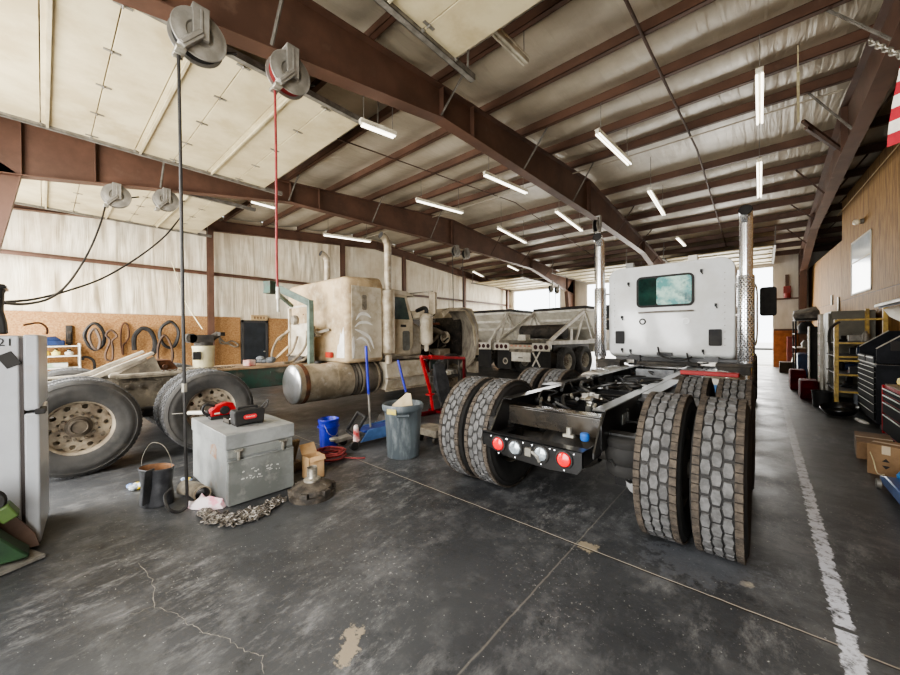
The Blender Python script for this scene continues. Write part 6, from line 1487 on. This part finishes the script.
for k in range(14):
    y = 10.15+.29*(k//3); z = (.393,.713,1.053,1.313)[k%4]; x = random.uniform(1.16,1.46); kind = k % 3
    if k%4 == 0 and y < 10.55: continue
    nm, cat = (('oil_bottle','bottle'),('tool_case','case'),('metal_part','part'))[kind]
    mt = random.choice((black_m, blue_d, galv_d, black_dusty, dirt_grey, red_dark))
    g = MB()
    if kind == 0: g.lathe([(.0005,z),(.05,z),(.05,z+.14),(.02,z+.19),(.02,z+.21),(.0005,z+.21)], (x,y,0), n=14)
    elif kind == 1: g.obox((x,y,z+.065),(.24,.14,.13),(0,0,0)); g.bar((x-.05,y,z+.15),(x+.05,y,z+.15),.02,.02)
    else: g.lathe([(.0005,z),(.08,z),(.09,z+.03),(.04,z+.06),(.04,z+.12),(.0005,z+.12)], (x,y,0), n=14)
    colr = {black_m.name:'black', blue_d.name:'navy', galv_d.name:'grey', black_dusty.name:'dusty black', dirt_grey.name:'grimy', red_dark.name:'dark red'}[mt.name]
    tag(g.build(nm, mt, None, .006), '%s %s among the things on the yellow rack shelves' % (colr, nm.replace('_',' ')), cat, 'things on the yellow rack shelves')
g = MB(); g.box(1.3,1.66,10.05,10.5,.03,.34); tag(g.build('blue_bin', M('dim_blue', V(46,66,92), V(34,50,72), 4, .5), None, .02), 'dim blue plastic bin at the bottom of the yellow rack', 'bin')
# ---- grey filing cabinet behind the rack
fc = thing('filing_cabinet', 'tall grey steel cabinet behind the yellow rack', 'cabinet', (1.45,12.3,0))
g = MB(); g.box(1.12,1.78,11.75,12.9,.05,1.98); g.build('cabinet_body', grey_file, fc, .006)
g = MB(); g.box(1.08,1.115,11.78,12.3,.1,1.94); g.build('door', grey_file, fc, .004); g = MB(); g.box(1.08,1.115,12.32,12.87,.1,1.94); g.build('door', grey_file, fc, .004)
# ---- white ladder-like shelf standard
ld = thing('step_ladder', 'folded white and red aluminium ladder leaning by the black shelf', 'ladder', (.98,11.9,0))
for y in (11.62, 11.98):
    g = MB(); g.box(.93,.99,y-.02,y+.02,0,1.92); g.build('stile', trailer_white, ld, .004)
for k in range(7):
    g = MB(); g.box(.94,.98,11.64,11.96,.22+k*.25,.25+k*.25); g.build('rung', M('red_rung', V(170,70,60)), ld, .003)
# ---- round black drain pan leaning, black can
pn = thing('drain_pan', 'round black oil drain pan lying in front of the yellow rack', 'pan', (1.04,9.55,0))
g = MB(); g.lathe([(.0005,.02),(.19,.02),(.23,.1),(.245,.11),(.25,.1),(.235,.06),(.2,.0),(.0005,.0)], (1.02,9.55,.0), (-.12,-.2,1), 34); g.build('pan', black, pn)
pn.location.z = .05
for ch_ in pn.children: ch_.location = (0,0,0)
bn = MB(); bn.lathe([(.0005,0),(.13,0),(.15,.3),(.16,.31),(.16,.33),(.145,.33),(.13,.03),(.0005,.03)], (.86,10.35,0), n=22); tag(bn.build('waste_bin', black_m), 'small black bin beside the yellow rack upright', 'bin')
tv = MB(); tv.obox((1.2,8.92,.03),(.12,.16,.05),(.2,.3,.4)); tag(tv.build('paper_wad', paper, None, .02), 'crumpled white paper at the foot of the black tool chest', 'paper')
# ---- red crates, blue bins, black roll, bags farther back
g = MB(); g.prism([(11.3,.0),(12.0,.0),(12.05,.36),(11.9,.42),(11.35,.42),(11.25,.3)], 'x', .6,.9); tag(g.build('red_crate', red_dark, None, .03), 'dark red plastic crate, nearer of two on the floor by the ladder', 'crate')
g = MB(); g.prism([(13.0,.0),(13.8,.0),(13.8,.44),(13.6,.52),(13.1,.52),(12.95,.4)], 'x', .5,.8); tag(g.build('red_crate', red_dark, None, .03), 'dark red plastic crate, farther of two on the floor by the ladder', 'crate')
rl = thing('black_roll', 'tall black roll standing behind the ladder with a pale edge', 'roll', (1.0,13.3,0))
g = MB(); g.lathe([(.0005,0),(.15,0),(.15,1.66),(.0005,1.66)], (1.02,13.1,0), n=22); g.build('roll_core', black_m, rl)
g = MB(); g.box(.84,.87,13.0,13.2,0,1.66); g.build('pale_edge', trailer_white, rl, .004)
bs = thing('storage_shelf', 'dark storage shelf with blue bin far along the right wall', 'shelf', (1.0,16.4,0))
for y in (15.9,17.3):
    for x in (.74,1.36): 
        g = MB(); g.box(x-.02,x+.02,y-.02,y+.02,0,1.9); g.build('post', black_m, bs, smooth=0)
for z in (.1,1.0,1.45,1.9):
    g = MB(); g.box(.72,1.38,15.88,17.32,z,z+.03); g.build('shelf', trailer_white if z == 1.0 else black_m, bs, smooth=0)
g = MB(); g.prism([(.8,.135),(1.3,.135),(1.32,.82),(.78,.82)], 'y', 15.97,17.2); tag(g.build('blue_bin', M('bin_blue', V(26,58,104), V(20,44,82), 4, .45), None, .03), 'blue storage bin under the far dark shelf', 'bin')
for i,(y,z,r,mt,lab) in enumerate(((16.1,1.034,.12,galv_d,'grey canister on the far dark shelf'),(16.6,1.034,.1,trailer_white,'white canister on the far dark shelf'),(16.4,1.484,.19,M('dark_bag', V(66,66,66), V(48,48,48), 4, .7),'dark bundle on the upper far shelf'),(17.0,1.484,.15,galv_d,'grey bundle on the upper far shelf'))):
    g = MB(); g.lathe([(.0005,z),(r,z),(r*1.05,z+r*1.2),(r*.6,z+r*1.9),(.0005,z+r*2)], (1.0,y,0), n=18); tag(g.build('canister' if i < 2 else 'cloth_bundle', mt), lab, 'canister' if i < 2 else 'bundle')
g = MB(); c = Vector((1.0,16.5,2.102)); g.loft([[(c.x-.3,c.y-.5,c.z-.16),(c.x+.3,c.y-.5,c.z-.16),(c.x+.3,c.y-.4,c.z+.1),(c.x-.34,c.y-.5,c.z-.02)],[(c.x-.3,c.y,c.z-.17),(c.x+.3,c.y,c.z-.17),(c.x+.25,c.y,c.z+.26),(c.x-.3,c.y,c.z+.12)],[(c.x-.26,c.y+.5,c.z-.17),(c.x+.28,c.y+.5,c.z-.17),(c.x+.25,c.y+.45,c.z+.1),(c.x-.22,c.y+.5,c.z+.04)]])
tag(g.build('tarp_bundle', M('grey_bag', V(156,154,148), V(84,84,82), 3, .6), None, .04), 'grey folded tarp bundle topping the far dark shelf', 'tarp')
g = MB(); g.obox((.66,18.6,.2),(.5,.5,.4)); tag(g.build('wooden_crate', M('dark_wood', V(78,66,54), V(60,50,40), 4, .8), None, .01), 'dark wooden crate on the floor by the far door', 'crate')
g = MB(); g.obox((.82,19.6,.35),(.06,.5,.7),(0,.2,0)); g.obox((1.0,19.6,.06),(.5,.7,.12)); tag(g.build('pallet_board', paper, None, .006), 'pale board leaning on a pallet in the far right corner', 'board')
rb = MB(); rb.box(.7,.96,20.7,21.1,.0,1.35); tag(rb.build('red_locker', M('dim_red', V(126,44,36), V(100,34,28), 3, .5), None, .01), 'dim red locker in the far right corner', 'locker')
op = thing('door_operator', 'red chain door operator on the far wall right of the door', 'door operator', (.72,21.2,3.25))
g = MB(); g.obox((.72,21.14,3.35),(.24,.2,.3)); g.cyl((.72,21.14,3.0),(.72,21.14,3.2),.12,n=14); g.build('motor_case', M('operator_red', V(140,50,44), V(110,40,36), 5, .5), op, .01)
g = MB(); g.obox((.72,21.16,3.75),(.12,.1,.5)); g.build('mount_column', steel_d, op, smooth=0)
# ---- cardboard boxes and blue jack on the floor at right
def arrowbox(name, lab, c, s, rot, mat, arrow_face):
    b = thing(name, lab, 'box', (c[0],c[1],0)); b.rotation_euler = (0,0,rot)
    h = Vector(s)/2; x,y = c
    g = MB(); g.box(x-h.x,x+h.x,y-h.y,y+h.y,.001,s[2]); g.build('carton', mat, b, .004)
    g = MB(); g.box(x-h.x*1.0,x+h.x*1.0,y-.03,y+.03,s[2],s[2]+.001); g.box(x-.03,x+.03,y-h.y-.001,y-h.y,s[2]*.72,s[2]); g.build('packing_tape', M(name+'_tape'+str(rot), V(206,190,164), V(190,172,146), 5, .3), b, smooth=0)
    zc = s[2]*.42; g = MB()
    for s_ in (1,-1): g.add([(x-.028,y-h.y-.002,zc+s_*.02),(x+.028,y-h.y-.002,zc+s_*.02),(x,y-h.y-.002,zc+s_*.055)], [(0,1,2)])
    g.build('printed_arrows', black_m, b, smooth=0)
    return b
arrowbox('cardboard_box', 'small cardboard box with printed arrows, nearer of two by the red chest', (1.0,5.88), (.27,.3,.32), -.42, card, 0)
arrowbox('cardboard_box', 'long low cardboard box behind the one facing us by the red chest', (1.0,6.72), (.3,.7,.2), -.1, card_d, 0)
g = MB(); g.box(1.28,1.5,5.9,6.3,.001,.3); tag(g.build('cardboard_box', card_d, None, .004), 'cardboard box at the right edge beside the one with arrows', 'box')
bj = thing('floor_jack', 'blue low jack on the floor at the right edge', 'floor jack', (1.0,5.2,0))
g = MB(); g.prism([(4.6,.06),(5.38,.05),(5.4,.1),(5.2,.15),(4.6,.17)], 'x', .84,1.06); g.build('jack_frame', blue, bj, .01)
g = MB(); g.bar((.95,5.2,.15),(1.1,5.45,.28),.08,.06); g.build('jack_arm', M('light_blue', V(80,140,196), V(64,120,176), 5, .4), bj, .006)
for x in (.82,1.08):
    g = MB(); g.cyl((x-.015,5.3,.045),(x+.015,5.3,.045),.045,n=14); g.build('caster', galv_d, bj)
yc = MB(); yc.tube([(.83,5.74,.24),(.84,5.66,.18),(.85,5.55,.08),(.88,5.45,.1)], .005, 6, smooth=6); tag(yc.build('cream_cord', cream_pl), 'thin cream cord drooping from the arrow box to the blue jack', 'cord')
# ---- wall bits on the partition
for (px,py,h,lab) in ((832.5,300,.16,'small white wall switch plate on the plywood, higher one'),(839,307,.3,'narrow white thermostat strip on the plywood, lower one')):
    d = FW + RT*((px-450)/F) + UP*((337.5-py)/F); t_ = 2.497/(d.x+.0525*d.y); p = CAM+d*t_
    g = MB(); g.box(p.x-.03,p.x-.006,p.y-.1,p.y+.1,p.z-h,p.z+h); tag(g.build('switch_plate', trailer_white, None, .006), lab, 'switch')
for px,py,lab in ((864,157,'small white bulb fixture high on the plywood, near the flag'),(864,221,'small white bulb fixture on the plywood above the window')):
    d = FW + RT*((px-450)/F) + UP*((337.5-py)/F); t_ = 2.497/(d.x+.0525*d.y); p = CAM+d*t_
    b = thing('wall_lamp', lab, 'lamp', (p.x,p.y,p.z)); g = MB(); g.cyl((p.x-.002,p.y,p.z),(p.x-.06,p.y,p.z),.06,n=14); g.build('lamp_base', galv_d, b); g = MB(); g.sphere((p.x-.12,p.y,p.z),.07,14,8); g.build('bulb', M('bulb_glass'+str(py), V(236,226,200), None, rough=.3), b)
wr = MB(); wr.tube([(wx(15.8)-.03,15.8,5.0),(wx(9)-.03,9.0,5.06)], .012, 6); tag(wr.build('wall_cable', M('tan_cable', V(190,160,110))), 'tan cable stapled high across the plywood wall', 'cable')
# ---- flag and chain at the right edge
fl = thing('flag', 'red and white striped flag hanging at the right edge', 'flag', (.75,3.95,2.75))
red_f = M('flag_red', V(170,36,50), V(150,28,42), 5, .8); wht_f = M('flag_white', V(232,226,216), V(216,208,198), 5, .8); blu_f = M('flag_blue', V(44,50,104), V(36,40,88), 5, .8)
def flag_pt(u, v):    # u along fly (towards +x), v down
    return Vector((.735 - .06*v + u*.9 + .02*math.sin(v*5+u*9), 3.95 - u*.25 + .05*math.sin(u*8+v*2), 3.97 - v*1.15 + .1*u))
nu, nv = 16, 26
for k in range(13):
    g = MB(); vs = []; 
    for j in range(3):
        for i in range(nu+1): vs.append(flag_pt(i/nu, (k+j/2)/13))
    g.add(vs, [(j*(nu+1)+i,j*(nu+1)+i+1,(j+1)*(nu+1)+i+1,(j+1)*(nu+1)+i) for j in range(2) for i in range(nu)]); g.build('red_stripe' if k % 2 == 0 else 'white_stripe', red_f if k % 2 == 0 else wht_f, fl, smooth=80)
g = MB(); g.cyl((.66,3.98,3.97),(1.75,3.72,4.07),.015,n=10); g.build('flag_pole', galv_d, fl)
hc = MB(); a, b_ = at(871,42,Y=5.2), at(899,55,Y=4.6)
for k in range(9):
    c = a.lerp(b_, k/8); u = (b_-a).normalized(); v = u.cross(Vector((0,0,1) if k % 2 else (1,0,.2))).normalized()
    hc.tube([c+u*.05*math.cos(2*PI*i/10)+v*.028*math.sin(2*PI*i/10) for i in range(10)], .009, 6, closed=True)
tag(hc.build('hanging_chain', galv), 'short bright chain strung from the roof beam at the top right', 'chain')
# table in the far right doorway
tb_ = thing('work_table', 'dark topped table standing outside the far right door', 'table', (-.05,22.6,0))
g = MB(); g.box(-.7,.5,22.2,23.0,.7,.78); g.build('table_top', black_dusty, tb_, .01)
for x in (-.62,.42):
    for y in (22.28,22.92):
        g = MB(); g.cyl((x,y,0),(x,y,.7),.02,n=8); g.build('leg', galv_d, tb_)
g = MB(); a, b_ = at(798,72,Z=5.0), at(798.5,122,Z=4.8); g.bar(a, b_, .03, .02); g.bar(a, a+Vector((0,0,.35)), .01, .01)
tag(g.build('hanging_strip', cream_pl, smooth=0), 'thin pale strip hanging from the roof left of the right roof beam', 'strip')
# kicker braces from a purlin down to the right roof beam
g = MB(); a, b_ = at(803,121,Z=5.35), at(848,154,X=1.22); g.bar(a, b_, .05, .05); struct(g.build('trim_7', steel_d, smooth=0), 'brown diagonal kicker brace on the right roof beam, upper one', 'brace')
g = MB(); a, b_ = at(806,128,Z=5.2), at(838,150,X=1.22); g.bar(a, b_, .05, .05); struct(g.build('trim_8', steel_d, smooth=0), 'brown diagonal kicker brace on the right roof beam, lower one', 'brace')
# ================================================================ LIGHT
wd = bpy.data.worlds.new('world'); sc.world = wd; wd.use_nodes = True
nt = wd.node_tree; bg = nt.nodes['Background']; bg.inputs[0].default_value = (.92, .96, 1.0, 1); bg.inputs[1].default_value = 3.2
def area(name, loc, rot, sx_, sy_, power, col):
    l = bpy.data.lights.new(name, 'AREA'); l.shape = 'RECTANGLE'; l.size = sx_; l.size_y = sy_; l.energy = power; l.color = col
    o = bpy.data.objects.new(name, l); COL.objects.link(o); o.location = loc; o.rotation_euler = rot
    return o
for x, p in ((-10.9,330),(-6.0,360),(-1.3,200)):
    area('near_door_daylight', (x,-1.6,2.1), (math.radians(84),0,0), 3.4, 4.0, p, (1,.97,.92))
for x, p in ((-11.2,200),(-6.2,200),(-1.4,220)):
    area('far_door_daylight', (x,21.6,2.2), (math.radians(-86),0,0), 3.3, 4.2, p, (1,.95,.86))
sc.view_settings.view_transform = 'Filmic' if False else 'AgX'
sc.view_settings.look = 'AgX - Medium High Contrast'
sc.view_settings.exposure = .7
sc.cycles.max_bounces = 8; sc.cycles.diffuse_bounces = 5; sc.cycles.glossy_bounces = 4; sc.cycles.transmission_bounces = 4
sc.cycles.use_denoising = True; sc.cycles.sample_clamp_indirect = 8
